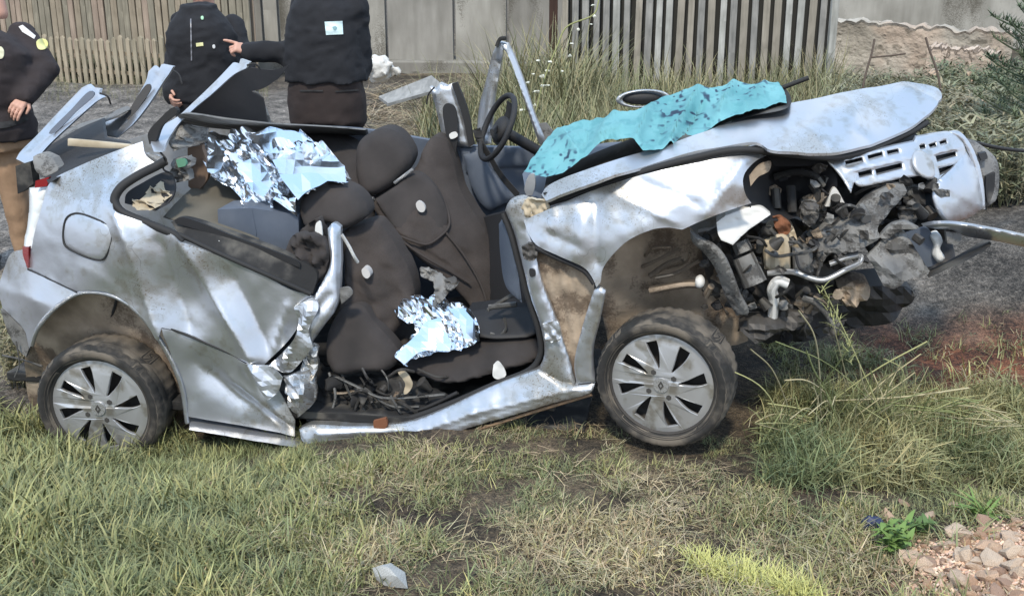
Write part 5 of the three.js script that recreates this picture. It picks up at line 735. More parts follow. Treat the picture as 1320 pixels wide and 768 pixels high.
  const hitDepth = (px, py, f) => { const r = dirOf(px, py); let t = c.D - 0.9; for (let i = 0; i < 200; i++) { const p = camera.position.clone().addScaledVector(r, t).sub(o), d = f(p.x, p.y, p.z); if (d < 0.001) return t; t += Math.max(0.001, d * 0.5); if (t > c.D + 0.6) return c.D; } return t; };
  const patch = (name, outline, mat, f = jacket, lift = 0.005) => part(name, panel(outline, (x, y) => hitDepth(x, y, f) - lift, { cell: 1.6, thick: 0.004 }), mat, jk);
  return { g, J, o, patch, jacket, trousers, jk };
}
const blackJacket = cloth([0.085, 0.09, 0.11], [0.15, 0.155, 0.175], 401), brownJacket = cloth([0.155, 0.135, 0.14], [0.24, 0.21, 0.215], 411), tanTrousers = cloth([0.52, 0.42, 0.33], [0.68, 0.56, 0.45], 421), darkTrousers = cloth([0.155, 0.125, 0.12], [0.22, 0.18, 0.17], 431), blackTrousers = cloth([0.10, 0.10, 0.11], [0.16, 0.16, 0.17], 441);
const stdLegs = (px, D, w, S, fr) => (J) => [-1, 1].map((s) => ({ p: [[s * w * 0.55, 0.90 * S, 0], [s * w * 0.62, 0.49 * S, 0.015], [s * w * 0.66, 0.085 * S, -0.01]] }));
// the one with the back turned, pointing
const pC = makePerson({ D: 6.85, px: 425, label: 'person in a black jacket with a pale patch, back turned, arm pointing left', yaw: Math.PI - 0.12, headYaw: Math.PI - 0.3, size: 1.1, broad: 1.1, hem: 1.03, tab: [[0.80, 0.19, 0.15], [0.92, 0.195, 0.15], [1.06, 0.188, 0.14], [1.2, 0.18, 0.135], [1.32, 0.165, 0.13], [1.42, 0.135, 0.11], [1.50, 0.08, 0.07]], jacketMat: blackJacket, trouserMat: darkTrousers,
  spine: () => () => [0, 0], head: (J) => [0.0, 1.82, 0.02],
  arms: (J) => [{ p: [J(396, -8, 0.0), J(378, 67, 0.12), J(322, 67, 0.22)], palm: V(0, -0.7, -0.5), curl: [0.08, 0.75, 0.85, 0.9, 0.2], thumb: -1, bend: V(-0.2, 0.45, 0) }, { p: [[0.20, 1.56, 0], [0.195, 1.22, -0.1], [0.06, 1.12, -0.27]], palm: V(0, -1, 0), curl: [0.4, 0.4, 0.4, 0.4, 0.3], thumb: 1 }],
  legs: stdLegs(425, 6.85, 0.19, 1.1) });
pC.patch('back_patch', [[418, 28, 1], [441, 27, 1], [442, 44, 1], [420, 45, 1]], std([0.62, 0.78, 0.80], 0.7));
pC.patch('belt', [[376, 92, 1], [425, 94], [470, 92, 1], [470, 96.5, 1], [425, 98.5], [376, 96.5, 1]], M.rubber, pC.trousers, 0.008);
pC.patch('pocket', [[386, 116, 1], [416, 116, 1], [416, 118, 1], [386, 118, 1]], M.rubber, pC.trousers, 0.006);
pC.patch('pocket', [[432, 117, 1], [462, 115, 1], [462, 117, 1], [432, 119, 1]], M.rubber, pC.trousers, 0.006);
pC.patch('patch_mark', [[428, 35], [432, 33.5], [434, 36], [431, 38.5]], std([0.2, 0.35, 0.38], 0.7), pC.jacket, 0.010);
// the one facing the car
const pB = makePerson({ D: 7.6, px: 272, label: 'person in a black zip jacket facing the car, head bowed out of view', yaw: -0.25, headYaw: -0.45, size: 1.0, broad: 1.1, hem: 0.9, tab: [[0.80, 0.175, 0.135], [0.92, 0.18, 0.14], [1.06, 0.17, 0.13], [1.22, 0.18, 0.13], [1.34, 0.178, 0.125], [1.42, 0.135, 0.10], [1.50, 0.07, 0.065]], jacketMat: blackJacket, trouserMat: blackTrousers,
  spine: () => () => [0, 0], head: (J) => J(261, -14, 0.05),
  arms: (J) => [{ p: [J(236, 30, 0.0), J(224, 86, 0.06), J(222, 118, 0.2)], palm: V(1, 0, 0), curl: [0.5, 0.5, 0.55, 0.6, 0.4], thumb: 1 }, { p: [J(300, 34, 0.0), J(314, 86, 0.08), J(302, 122, 0.22)], palm: V(-1, 0, 0), curl: [0.5, 0.5, 0.55, 0.6, 0.4], thumb: -1 }],
  legs: stdLegs(272, 7.6, 0.18, 1.0) });
pB.patch('zip', [[244.5, 24, 1], [246, 24, 1], [247, 78, 1], [245.5, 78, 1]], std([0.25, 0.25, 0.27], 0.5, 0.5));
pB.patch('chest_badge', [[252, 55.5, 1], [261, 54.5, 1], [261.5, 59, 1], [252.5, 60, 1]], std([0.68, 0.66, 0.35], 0.7));
pB.patch('chest_badge', [[273.5, 58], [276, 57.5], [276.5, 62], [274, 62]], std([0.6, 0.6, 0.6], 0.7));
pB.patch('collar_badge', [[258.5, 21], [261, 20.5], [261.5, 25], [259, 25]], std([0.35, 0.6, 0.4], 0.7));
// the one at the rear of the car
const pA = makePerson({ D: 6.7, px: -12, label: 'person in a dark brown uniform jacket and tan trousers, hand on hip', yaw: Math.PI + 0.15, headYaw: Math.PI + 0.9, size: 1.0, broad: 1.42, hem: 0.86, jacketMat: brownJacket, trouserMat: tanTrousers,
  spine: () => () => [0, 0], head: (J) => J(-14, -28, 0.04),
  arms: (J) => [{ p: [J(27, 46, 0.0), J(60, 88, 0.06), J(32, 124, 0.19)], palm: V(0, 0, -1), curl: [0.3, 0.35, 0.4, 0.45, 0.3], thumb: 1 }, { p: [J(-58, 44, 0.02), J(-76, 96, 0.04), J(-78, 150, 0.08)], palm: V(1, 0, 0), curl: [0.4, 0.4, 0.4, 0.4, 0.3], thumb: -1 }],
  legs: stdLegs(-12, 6.7, 0.19, 1.0) });
pA.patch('shoulder_flash', [[23, 34, 1], [28, 32, 1], [45, 46, 1], [43, 50, 1], [28, 41, 1]], std([0.66, 0.64, 0.62], 0.7));
pA.patch('sleeve_badge', [[46, 54], [50, 50], [58, 51], [61, 57], [57, 63], [49, 63]], std([0.68, 0.66, 0.28], 0.7));
pA.patch('back_badge', [[-6, 62], [0, 60], [4, 66], [2, 75], [-5, 75]], std([0.66, 0.64, 0.45], 0.7));
pA.patch('belt', [[-52, 156, 1], [-20, 158], [10, 156], [34, 148, 1], [35, 155, 1], [10, 164], [-20, 166], [-52, 164, 1]], M.rubber, pA.jacket, 0.012);
// ------------------------------------------------------------------ blankets, cloth and small things on the car
{ const base = C(350, 265, 0.45), t = thing('emergency_blanket', 'crumpled silver foil blanket heaped on the rear seat of the car', 'blanket', base), nrm = V(-0.25, 0.7, 0.66);
  const ctrl = [[258, 190, 0.62], [300, 168, 0.85], [384, 175, 1.0], [446, 225, 0.7], [376, 270, 0.36], [312, 262, 0.42], [350, 215, 0.6], [272, 222, 0.5], [400, 215, 0.62]], df = depthField(ctrl);
  part('crinkled_fold', panel([[256, 188, 1], [268, 172], [284, 164], [310, 167], [335, 165], [360, 168], [384, 173], [402, 182], [420, 190], [436, 206], [446, 222], [450, 244, 1], [440, 240], [424, 240], [404, 246], [386, 258], [378, 273, 1], [360, 266], [338, 266], [314, 266], [302, 246], [292, 236], [272, 226], [262, 212]], ctrl, { cell: 4, thick: 0.0015, facet: true, crumple: [0.05, 5.5], noise: [0.09, 5, 3, 2], nrm }), M.foil, t);
  const smooth = (o, lift, sd) => part('smooth_fold', panel(o, (x, y) => df(x, y) - lift, { cell: 11, thick: 0.0015, facet: true, noise: [0.13, 3.2, 2, sd], nrm }), M.foil, t);
  smooth([[318, 172, 1], [350, 166, 1], [384, 174, 1], [418, 189, 1], [444, 214, 1], [448, 238, 1], [424, 236, 1], [402, 246, 1], [384, 258, 1], [364, 232, 1], [352, 208, 1], [338, 192, 1]], 0.07, 4);
  smooth([[306, 214, 1], [326, 204, 1], [342, 214, 1], [350, 236, 1], [338, 252, 1], [322, 244, 1]], 0.07, 8);
  smooth([[256, 190, 1], [272, 176, 1], [286, 196, 1], [280, 224, 1], [266, 220, 1]], 0.06, 14);
}
{ const base = C(560, 450, 0.3), t = thing('emergency_blanket', 'small crumpled silver foil blanket on the front seat of the car', 'blanket', base), nrm = V(-0.25, 0.7, 0.66);
  const ctrl = [[512, 462, 0.26], [530, 384, 0.5], [604, 400, 0.45], [614, 440, 0.33], [560, 450, 0.27], [560, 415, 0.36]], df = depthField(ctrl);
  part('crinkled_fold', panel([[509, 460, 1], [516, 448], [528, 438], [536, 420], [516, 412], [510, 402], [516, 386], [534, 379], [552, 384], [566, 380], [584, 390], [604, 398], [614, 412], [618, 440, 1], [604, 446], [584, 449], [560, 452], [540, 462], [522, 470, 1]], ctrl, { cell: 4, thick: 0.0015, facet: true, crumple: [0.03, 8], noise: [0.07, 5, 3, 5], nrm }), M.foil, t);
  const smooth = (o, lift, sd) => part('smooth_fold', panel(o, (x, y) => df(x, y) - lift, { cell: 9, thick: 0.0015, facet: true, noise: [0.08, 4, 2, sd], nrm }), M.foil, t);
  smooth([[510, 462, 1], [530, 440, 1], [548, 414, 1], [566, 408, 1], [580, 440, 1], [578, 450, 1], [556, 450, 1], [540, 456, 1], [522, 470, 1]], 0.05, 4);
  smooth([[578, 398, 1], [598, 398, 1], [612, 414, 1], [614, 440, 1], [602, 444, 1], [594, 420, 1]], 0.05, 9);
}
solo('grey_rag', panel([[538, 349], [552, 346], [568, 360], [582, 360], [588, 370], [576, 380], [566, 392], [556, 384], [560, 370], [546, 362]], [[540, 350, 0.62], [585, 368, 0.5], [566, 390, 0.42]], { cell: 3, thick: 0.02, crumple: [0.03, 14], puff: 0.02, puffR: 5 }), M.greyPlastic, 'small grey rag twisted above the foil blanket on the front seat', 'rag');
const turq = tex(1024, (u, v) => { const k = tf(u, v, 6, 501, 5), w = tf(u, v, 24, 503, 3), f = tn(u + 0.02 * w, v + 0.02 * k, 44, 507), m = tf(u, v, 3, 509, 3); let c = lerp3([0.32, 0.57, 0.60], [0.52, 0.74, 0.76], k); c = lerp3(c, [0.30, 0.55, 0.58], sstep(w, 0.5, 0.75) * 0.5); return lerp3(c, [0.08, 0.14, 0.24], sstep(f, 0.64, 0.95) * sstep(m, 0.46, 0.62) * 0.85); }, true, 1.15);
const turqMat = std(0xffffff, 0.85, 0, { map: turq, bumpMap: weave, bumpScale: 0.002 });
solo('turquoise_cloth', panel([[675, 222, 1], [690, 200], [711, 174], [735, 164], [761, 158], [800, 146], [829, 138], [866, 122], [897, 113], [925, 111], [951, 108], [980, 112], [1000, 112], [1012, 122], [1015, 132, 1], [1000, 136], [978, 143], [948, 152], [905, 168], [863, 187], [846, 194], [829, 197, 1], [816, 188], [800, 183], [780, 188], [752, 206], [728, 222], [704, 227, 1]],
  [[677, 220, 0.50], [712, 176, 0.95], [761, 160, 1.1], [829, 140, 1.2], [900, 115, 1.35], [1000, 113, 1.45], [1013, 131, 0.92], [948, 151, 0.62], [863, 186, 0.34], [829, 195, 0.26], [780, 187, 0.48], [728, 217, 0.4], [800, 165, 0.62], [900, 145, 0.85]],
  { cell: 3, thick: 0.010, nrm: V(0, 1, 0.2), noise: [0.03, 5, 5, 9], crumple: [0.005, 6], folds: [[740, 200, 720, 176, 0.04, 5], [770, 186, 790, 152, 0.04, 5], [820, 184, 840, 142, 0.05, 5], [925, 152, 945, 112, 0.05, 5], [960, 144, 985, 116, 0.04, 5], [752, 196, 762, 164, -0.03, 5], [850, 180, 866, 130, -0.03, 5], [735, 206, 800, 174, 0.03, 6], [800, 182, 829, 192, 0.012, 5], [864, 184, 900, 118, 0.06, 6], [872, 186, 905, 130, -0.05, 6], [780, 176, 860, 150, 0.03, 8], [930, 140, 1005, 118, 0.03, 8], [700, 205, 760, 170, 0.03, 10]] }), turqMat, 'turquoise patterned cloth spread over the windscreen base and hood', 'cloth');
// far side mirror and wiper belong to the car
{ const c = C(829, 127, 1.5), g = new THREE.TorusGeometry(0.13, 0.018, 10, 40); g.scale(1, 0.34, 0.6); g.rotateZ(0.05); g.translate(c.x, c.y, c.z); const m = new THREE.SphereGeometry(0.12, 24, 12); m.scale(1, 0.32, 0.3); m.translate(c.x, c.y, c.z - 0.03);
  const mir = part('side_mirror', boxUV(m), M.black, car); part('mirror_rim', boxUV(g), M.paint, mir); }
part('wiper_arm', tubeC([[1004, 115, 1.46], [1022, 108, 1.46], [1043, 100, 1.46]], 0.013, 8, 6), M.rubber, car);
// ------------------------------------------------------------------ grass, weeds, rubble
function bladeGeo(L, w, bend, seg, out, az, lean) { // one curved blade from the origin
  const P = [], up = [Math.cos(az), Math.sin(az)]; let x = 0, y = 0, th = lean;
  const sx = -Math.sin(az), sz = Math.cos(az);
  for (let i = 0; i <= seg; i++) { const t = i / seg, ww = w * (1 - t * t) * 0.5 + 0.0003; P.push([x * up[0] - sx * ww, y, x * up[1] - sz * ww], [x * up[0] + sx * ww, y, x * up[1] + sz * ww]); th += bend / seg; x += Math.sin(th) * L / seg; y += Math.cos(th) * L / seg; }
  for (let i = 0; i < seg; i++) { const a = P[2 * i], b = P[2 * i + 1], c = P[2 * i + 2], d = P[2 * i + 3]; out.push(...a, ...b, ...c, ...b, ...d, ...c); }
}
function tuft(n, L, w, bend, spread, seg = 4, lean = 0.5) { const o = []; for (let i = 0; i < n; i++) { const s = o.length; bladeGeo(L * rr(0.45, 1), w * rr(0.7, 1.2), bend * rr(0.3, 1.3), seg, o, rr(0, 6.283), lean * rnd()); const dx = rr(-spread, spread), dz = rr(-spread, spread); for (let k = s; k < o.length; k += 3) { o[k] += dx; o[k + 2] += dz; } }
  const g = new THREE.BufferGeometry(); g.setAttribute('position', new THREE.Float32BufferAttribute(o, 3)); g.computeVertexNormals(); g.setAttribute('uv', new THREE.Float32BufferAttribute(new Float32Array(o.length / 3 * 2), 2)); return g; }
const grassMat = new THREE.MeshPhysicalMaterial({ color: 0xffffff, roughness: 0.75, side: THREE.DoubleSide });
function scatter(name, label, geo, list, mat = grassMat) { // list of {p, s, ry, tilt, c}
  const m = new THREE.InstancedMesh(geo, mat, list.length), q = new THREE.Object3D(), c = new THREE.Color();
  list.forEach((e, i) => { q.position.copy(e.p); q.rotation.set(e.tx ?? 0, e.ry, e.tz ?? 0, 'YXZ'); q.scale.set(e.s, e.s * (e.sy ?? 1), e.s); q.updateMatrix(); m.setMatrixAt(i, q.matrix); m.setColorAt(i, c.setRGB(...e.c)); });
  shadows(m); m.name = name; m.userData = { label, kind: 'stuff' }; scene.add(m); return m;
}
const jit = (c, a) => { const k = rr(1 - a, 1 + a); return [c[0] * k * rr(0.92, 1.08), c[1] * k, c[2] * k * rr(0.9, 1.1)]; };
const carRel = (x, z) => { const d = V(x - hubR.x, 0, z - hubR.z); return [d.dot(AX), d.dot(INW)]; };
const inBed = (x, z) => sstep(x + 0.5 * fbm(x * 1.3, z * 1.3, 11, 4), 1.40, 1.56) * (1 - sstep(-z + 0.3 * fbm(x * 1.3, z * 1.3, 11, 4), 3.55, 3.75));
{
  const green = [], dry = [], hay = [], low = [];
  const G = [0.20, 0.215, 0.09], YG = [0.38, 0.36, 0.15], DRY = [0.46, 0.39, 0.245], BR = [0.28, 0.20, 0.125], BG = [0.14, 0.175, 0.10];
  for (let i = 0; i < 44000; i++) {
    const x = rr(-3.4, 3.6), z = -rr(2.7, 6.0), [a, w] = carRel(x, z);
    if (w > 0.12 && a > -0.9 && a < 3.3 && w < 1.7) continue;
    if (Math.abs(w) < 0.16 && (Math.abs(a) < 0.16 || Math.abs(a - 2.74) < 0.18)) continue;
    const bare = fbm(x * 2.1 + 9, z * 2.6, 31, 4); if (bare < -0.10 - 0.12 * sstep(-x, 0.5, 1.3) && rnd() < 0.88) continue;
    const bed = inBed(x, z); if (rnd() < bed * 0.985) continue;
    const redZone = sstep(x, 1.6, 2.1) * sstep(-z, 4.5, 5.0); if (rnd() < redZone * 0.9) continue;
    if (z < -5.5 && x < -1.6) continue;
    const n = fbm(x * 1.1, z * 1.6, 21, 4), n2 = fbm(x * 3.5, z * 3.5, 5, 3);
    let dryness = 0.34 + 1.3 * n + 0.6 * n2 + 0.62 * Math.exp(-(((x - 0.15) / 0.95) ** 2 + ((z + 3.75) / 0.45) ** 2)) + 0.25 * Math.exp(-(((x - 0.95) / 0.6) ** 2 + ((z + 4.0) / 0.5) ** 2)) - 0.34 * sstep(-x, 0.6, 1.3);
    dryness += 0.25 * Math.exp(-(((x + 1.25) / 0.25) ** 2 + ((z + 3.3) / 0.2) ** 2));
    const near = Math.exp(-Math.pow((w + 0.1) / 0.35, 2)) * sstep(a, 0.1, 0.3); const p = V(x, groundY(x, z) - 0.01, z), tall = (0.70 + 0.30 * sstep(-x, 0.5, 1.5) + 0.25 * sstep(-x, 1.3, 1.9) * sstep(-z, 3.5, 4.3) + 1.3 * n2 + 0.5 * n) * (1 - 0.45 * near);
    if (rnd() > dryness) green.push({ p, s: rr(0.65, 1.15) * tall, ry: rr(0, 6.28), tx: rr(-0.3, 0.3), tz: rr(-0.3, 0.3), c: jit(lerp3(lerp3(G, BG, clamp(0.5 - 2 * n2, 0, 1)), YG, clamp(1.2 * rnd() * rnd() + 0.6 * n, 0, 1)), 0.35) });
    else if (rnd() < 0.9) dry.push({ p, s: rr(0.55, 1.05) * tall, ry: rr(0, 6.28), tx: rr(-0.5, 0.5), tz: rr(-0.5, 0.5), c: jit(lerp3(DRY, [BR, BR, YG, G][Math.floor(rnd() * 4)], rnd() * 0.9), 0.35) });
    else hay.push({ p: p.clone().add(V(0, rr(0.0, 0.05), 0)), s: rr(0.4, 0.85), ry: rr(0, 6.28), tx: rr(-0.2, 0.2), c: jit(lerp3(DRY, BR, rnd() * 0.5), 0.3) });
  }
  const gA = green.filter((_, i) => i % 2), gB = green.filter((_, i) => !(i % 2));
  scatter('grass', 'short green grass growing over the verge', tuft(11, 0.18, 0.0066, 1.5, 0.05), gA);
  scatter('grass', 'finer green grass mixed into the verge', tuft(13, 0.14, 0.005, 2.2, 0.06, 4, 0.9), gB);
  scatter('dry_grass', 'dry straw coloured grass in the verge', tuft(12, 0.12, 0.0045, 2.6, 0.06, 5, 0.8), dry);
  const hg = (() => { const o = []; for (let i = 0; i < 6; i++) { const s = o.length; bladeGeo(rr(0.08, 0.2), 0.004, rr(-0.8, 0.9), 4, o, rr(-0.6, 0.6) + (i % 2) * 3.14, 1.4); const dx = rr(-0.08, 0.08), dz = rr(-0.08, 0.08); for (let k = s; k < o.length; k += 3) { o[k] += dx; o[k + 2] += dz; } } const g = new THREE.BufferGeometry(); g.setAttribute('position', new THREE.Float32BufferAttribute(o, 3)); g.computeVertexNormals(); return g; })();
  scatter('straw', 'flattened dead straw lying on the verge', hg, hay);
  // long flattened grass by the front wheel
  const mat_ = []; for (let i = 0; i < 3200; i++) { const q = ground(rr(990, 1330), rr(515, 630)); const t = fbm(q.x * 2, q.z * 2, 3, 3); if (fbm(q.x * 3.2, q.z * 3.2, 44, 3) < -0.06) continue; mat_.push({ p: V(q.x, groundY(q.x, q.z), q.z), s: rr(0.5, 1.35), ry: rr(-1.3, 1.3) + (rnd() < 0.6 ? 0 : 3.1), tx: rr(-0.5, 0.5), tz: -rr(0.2, 1.3), c: jit(lerp3([0.15, 0.19, 0.09], [0.38, 0.34, 0.17], clamp(0.4 + 1.5 * t + rr(-0.2, 0.3), 0, 1)), 0.3) }); }
  scatter('long_grass', 'long dark green flattened grass beside the front wheel', tuft(9, 0.25, 0.006, 1.7, 0.05, 5, 0.8), mat_);
  // tall grass in front of the grey fence
  const back = []; for (let i = 0; i < 2600; i++) { const px = rr(545, 1075), d = rr(8.5, 12.9), p = at(px, 150, d); p.y = groundY(p.x, p.z); const dens = px < 650 ? 0.22 : px < 860 ? 0.75 : 0.6; if (rnd() > dens) continue; back.push({ p, s: rr(0.5, 1.25) * (px > 900 ? 0.8 : px < 760 && px > 640 && d > 11 ? 1.3 : 0.9), ry: rr(0, 6.28), tx: rr(-0.15, 0.15), tz: rr(-0.15, 0.15), c: jit(lerp3([0.13, 0.15, 0.07], [0.31, 0.28, 0.16], clamp(rnd() * 1.1 + fbm(p.x, p.z, 3, 3), 0, 1)), 0.3) }); }
  scatter('tall_grass', 'tall pale grass growing in front of the grey picket fence', tuft(12, 0.85, 0.010, 0.9, 0.10, 5, 0.35), back);
  const weeds = []; for (let i = 0; i < 4200; i++) { const px = rr(1060, 1345), d = rr(7.2, 12.0), p = at(px, 150, d); p.y = groundY(p.x, p.z); const n = fbm(p.x * 1.2, p.z * 1.2, 8, 3); weeds.push({ p, s: rr(0.35, 0.85) * (px > 1200 ? 1.0 : 0.8), ry: rr(0, 6.28), tx: rr(-0.2, 0.2), tz: rr(-0.2, 0.2), c: jit(lerp3([0.115, 0.135, 0.07], [0.30, 0.27, 0.18], clamp(0.35 + n * 1.6 + rr(-0.25, 0.35), 0, 1)), 0.3) }); }
  const wg = (() => { const o = []; for (let i = 0; i < 26; i++) { const s = o.length, h = rr(0.05, 0.6); bladeGeo(rr(0.07, 0.16), rr(0.012, 0.026), rr(0.2, 1.4), 3, o, rr(0, 6.28), rr(0.5, 1.3)); const dx = rr(-0.08, 0.08), dz = rr(-0.08, 0.08); for (let k = s; k < o.length; k += 3) { o[k] += dx; o[k + 1] += h; o[k + 2] += dz; } } for (let i = 0; i < 4; i++) bladeGeo(0.62, 0.008, rr(-0.2, 0.2), 3, o, rr(0, 6.28), rr(0, 0.15)); const g = new THREE.BufferGeometry(); g.setAttribute('position', new THREE.Float32BufferAttribute(o, 3)); g.computeVertexNormals(); return g; })();
  scatter('weeds', 'mass of grey green weeds on the bank beyond the car nose', wg, weeds);
  const leftW = []; for (let i = 0; i < 500; i++) { const px = rr(-20, 345), p = at(px, 120, rr(13.2, 14.6)); p.y = groundY(p.x, p.z); leftW.push({ p, s: rr(0.1, 0.24), ry: rr(0, 6.28), c: jit(lerp3([0.16, 0.17, 0.085], [0.32, 0.28, 0.18], rnd()), 0.3) }); }
  for (let i = 0; i < 240; i++) { const p = at(rr(-20, 30), 300, rr(5.9, 6.5)); p.y = groundY(p.x, p.z); leftW.push({ p, s: rr(0.3, 0.6), ry: rr(0, 6.28), c: jit(lerp3([0.16, 0.17, 0.085], [0.30, 0.27, 0.18], rnd()), 0.3) }); }
  scatter('weeds', 'low weeds along the foot of the tan fence', wg, leftW);
  const debris = []; for (let i = 0; i < 900; i++) { const p = at(rr(470, 650), 130, rr(9.2, 14.5)); p.y = groundY(p.x, p.z) + 0.02; debris.push({ p, s: rr(0.8, 2.2), ry: rr(0, 6.28), tx: rr(-0.3, 0.3), c: jit(lerp3([0.42, 0.34, 0.22], [0.26, 0.21, 0.14], rnd()), 0.25) }); }
  scatter('straw', 'pale dead straw heaped before the concrete wall', hg, debris);
}
const stemMat = std([0.27, 0.28, 0.12], 0.8), stemDry = std([0.42, 0.36, 0.20], 0.85), leafMat = std([0.085, 0.15, 0.045], 0.7), leafBright = std([0.15, 0.24, 0.06], 0.7);
const stalkMats = [[0.42, 0.42, 0.20], [0.52, 0.46, 0.28], [0.30, 0.34, 0.15], [0.58, 0.52, 0.33]].map((c) => std(c, 0.85));
{ // clump of long stalks bent towards the wheel
  const root = ground(1085, 545), t = thing('stalk_clump', 'clump of long pale grass stalks leaning against the smashed front of the car', 'grass clump', root);
  const tips = [[925, 470], [968, 450], [1000, 440], [1030, 400], [1060, 368], [1075, 420], [1100, 440], [1108, 468], [1140, 462], [1180, 480], [1210, 500], [1012, 490], [990, 520], [1160, 520], [1230, 530], [1250, 500], [1196, 440], [1188, 456], [1040, 452], [1120, 500]];
  const all = tips.map((t) => [...t, 0]); for (let i = 0; i < 110; i++) { const k = rnd(), px = mix(965, 1320, k); all.push([px, mix(560, 470, Math.sin(k * 3.1) * rnd() + 0.1), 1]); }
  all.forEach(([x, y, k], i) => { const dd = sideDepth(1060, 545, -0.02) + (k ? rr(-0.25, 0.4) : i < 6 ? rr(-0.3, -0.05) : rr(-0.2, 0.35)), tip = at(x, y, dd), b = root.clone().add(V(k ? clamp((x - 1085) / 330, -0.3, 0.6) * rr(0.3, 1) : rr(-0.3, 0.3), 0, rr(-0.22, 0.22))); b.y = groundY(b.x, b.z); const m = b.clone().lerp(tip, rr(0.45, 0.7)).add(V(rr(-0.05, 0.05), rr(-0.02, 0.07), rr(-0.04, 0.04)));
    part('stalk', tube([b, m, tip], k ? rr(0.0016, 0.003) : rr(0.0022, 0.0042), 14, 4), stalkMats[i % 4], t); });
  // feathery seed head
  const o = []; for (let i = 0; i < 70; i++) { const s = o.length, q = at(mix(1060, 1100, i / 70) + rr(-5, 5), mix(372, 470, i / 70), sideDepth(1060, 545, -0.02) - 0.15).sub(root); bladeGeo(rr(0.04, 0.08), 0.005, 0.6, 3, o, rr(0, 6.28), rr(0.3, 1.2)); for (let k = s; k < o.length; k += 3) { o[k] += q.x + root.x; o[k + 1] += q.y + root.y; o[k + 2] += q.z + root.z; } }
  const g = new THREE.BufferGeometry(); g.setAttribute('position', new THREE.Float32BufferAttribute(o, 3)); g.computeVertexNormals(); part('seed_head', boxUV(g), stemMat, t);
}
{ // dark growth between the two fences
  const list = []; for (let i = 0; i < 700; i++) { const t = rnd(), p = lA.clone().lerp(lB, t).add(V(0, 0, rr(0.2, 0.6))); p.y = groundY(p.x, p.z); list.push({ p, s: rr(0.5, 0.85), ry: rr(0, 6.28), c: jit([0.075, 0.085, 0.045], 0.3) }); }
  scatter('hedge_growth', 'dark growth between the short pickets and the tall fence', tuft(14, 0.6, 0.014, 0.8, 0.12, 4, 0.3), list);
}
function leafGeo(L, w, az, lean, y, c) { const o = []; bladeGeo(L, w, 0.7, 4, o, az, lean); for (let k = 0; k < o.length; k += 3) { o[k] += c.x; o[k + 1] += c.y + y; o[k + 2] += c.z; } const g = new THREE.BufferGeometry(); g.setAttribute('position', new THREE.Float32BufferAttribute(o, 3)); g.computeVertexNormals(); return boxUV(g); }
function weed(label, px, py, n, L, w, H, m) { const c = ground(px, py), t = thing('leafy_weed', label, 'weed', c); const st = []; const tops = []; for (let i = 0; i < 7; i++) { const q = c.clone().add(V(rr(-0.08, 0.08), H * rr(0.6, 1), rr(-0.06, 0.06))); st.push(tube([c, c.clone().lerp(q, 0.5).add(V(rr(-0.02, 0.02), 0, 0)), q], 0.003, 6, 4)); tops.push(q); }
  st.forEach((s) => part('stem', s, leafMat, t)); for (let i = 0; i < n; i++) { const q = c.clone().lerp(tops[i % 7], rr(0.1, 1)); part('leaf', leafGeo(L * rr(0.6, 1), w * rr(0.7, 1.1), rr(0, 6.28), rr(0.3, 1.3), 0, q), m, t); } return t; }
weed('broad leafed green weed at the edge of the pink rubble', 1150, 715, 90, 0.07, 0.026, 0.13, leafBright);
weed('spiky bright green weed standing above the pink rubble', 1262, 668, 26, 0.15, 0.016, 0.06, leafBright);
weed('dark green weed beside the blue wrapper', 1180, 690, 50, 0.06, 0.02, 0.08, leafMat);
{ // yellow green tuft close by
  const c = ground(968, 752), o = []; for (let i = 0; i < 1000; i++) { const s = o.length, u = rr(-1, 1), v = (rnd() + rnd() - 1), dx = u * 0.2 + v * 0.05, dz = v * 0.13 + u * 0.1; bladeGeo(rr(0.04, 0.12), 0.0028, rr(0.2, 1.6), 3, o, rr(0, 6.28), rr(0, 0.9)); const gy = groundY(c.x + dx, c.z + dz); for (let k = s; k < o.length; k += 3) { o[k] += c.x + dx; o[k + 1] += gy; o[k + 2] += c.z + dz; } }
  const g = new THREE.BufferGeometry(); g.setAttribute('position', new THREE.Float32BufferAttribute(o, 3)); g.computeVertexNormals(); solo('yellow_grass_tuft', boxUV(g), std([0.56, 0.55, 0.20], 0.8), 'soft yellow green tuft of fine grass in the lawn before the rubble', 'grass tuft'); }
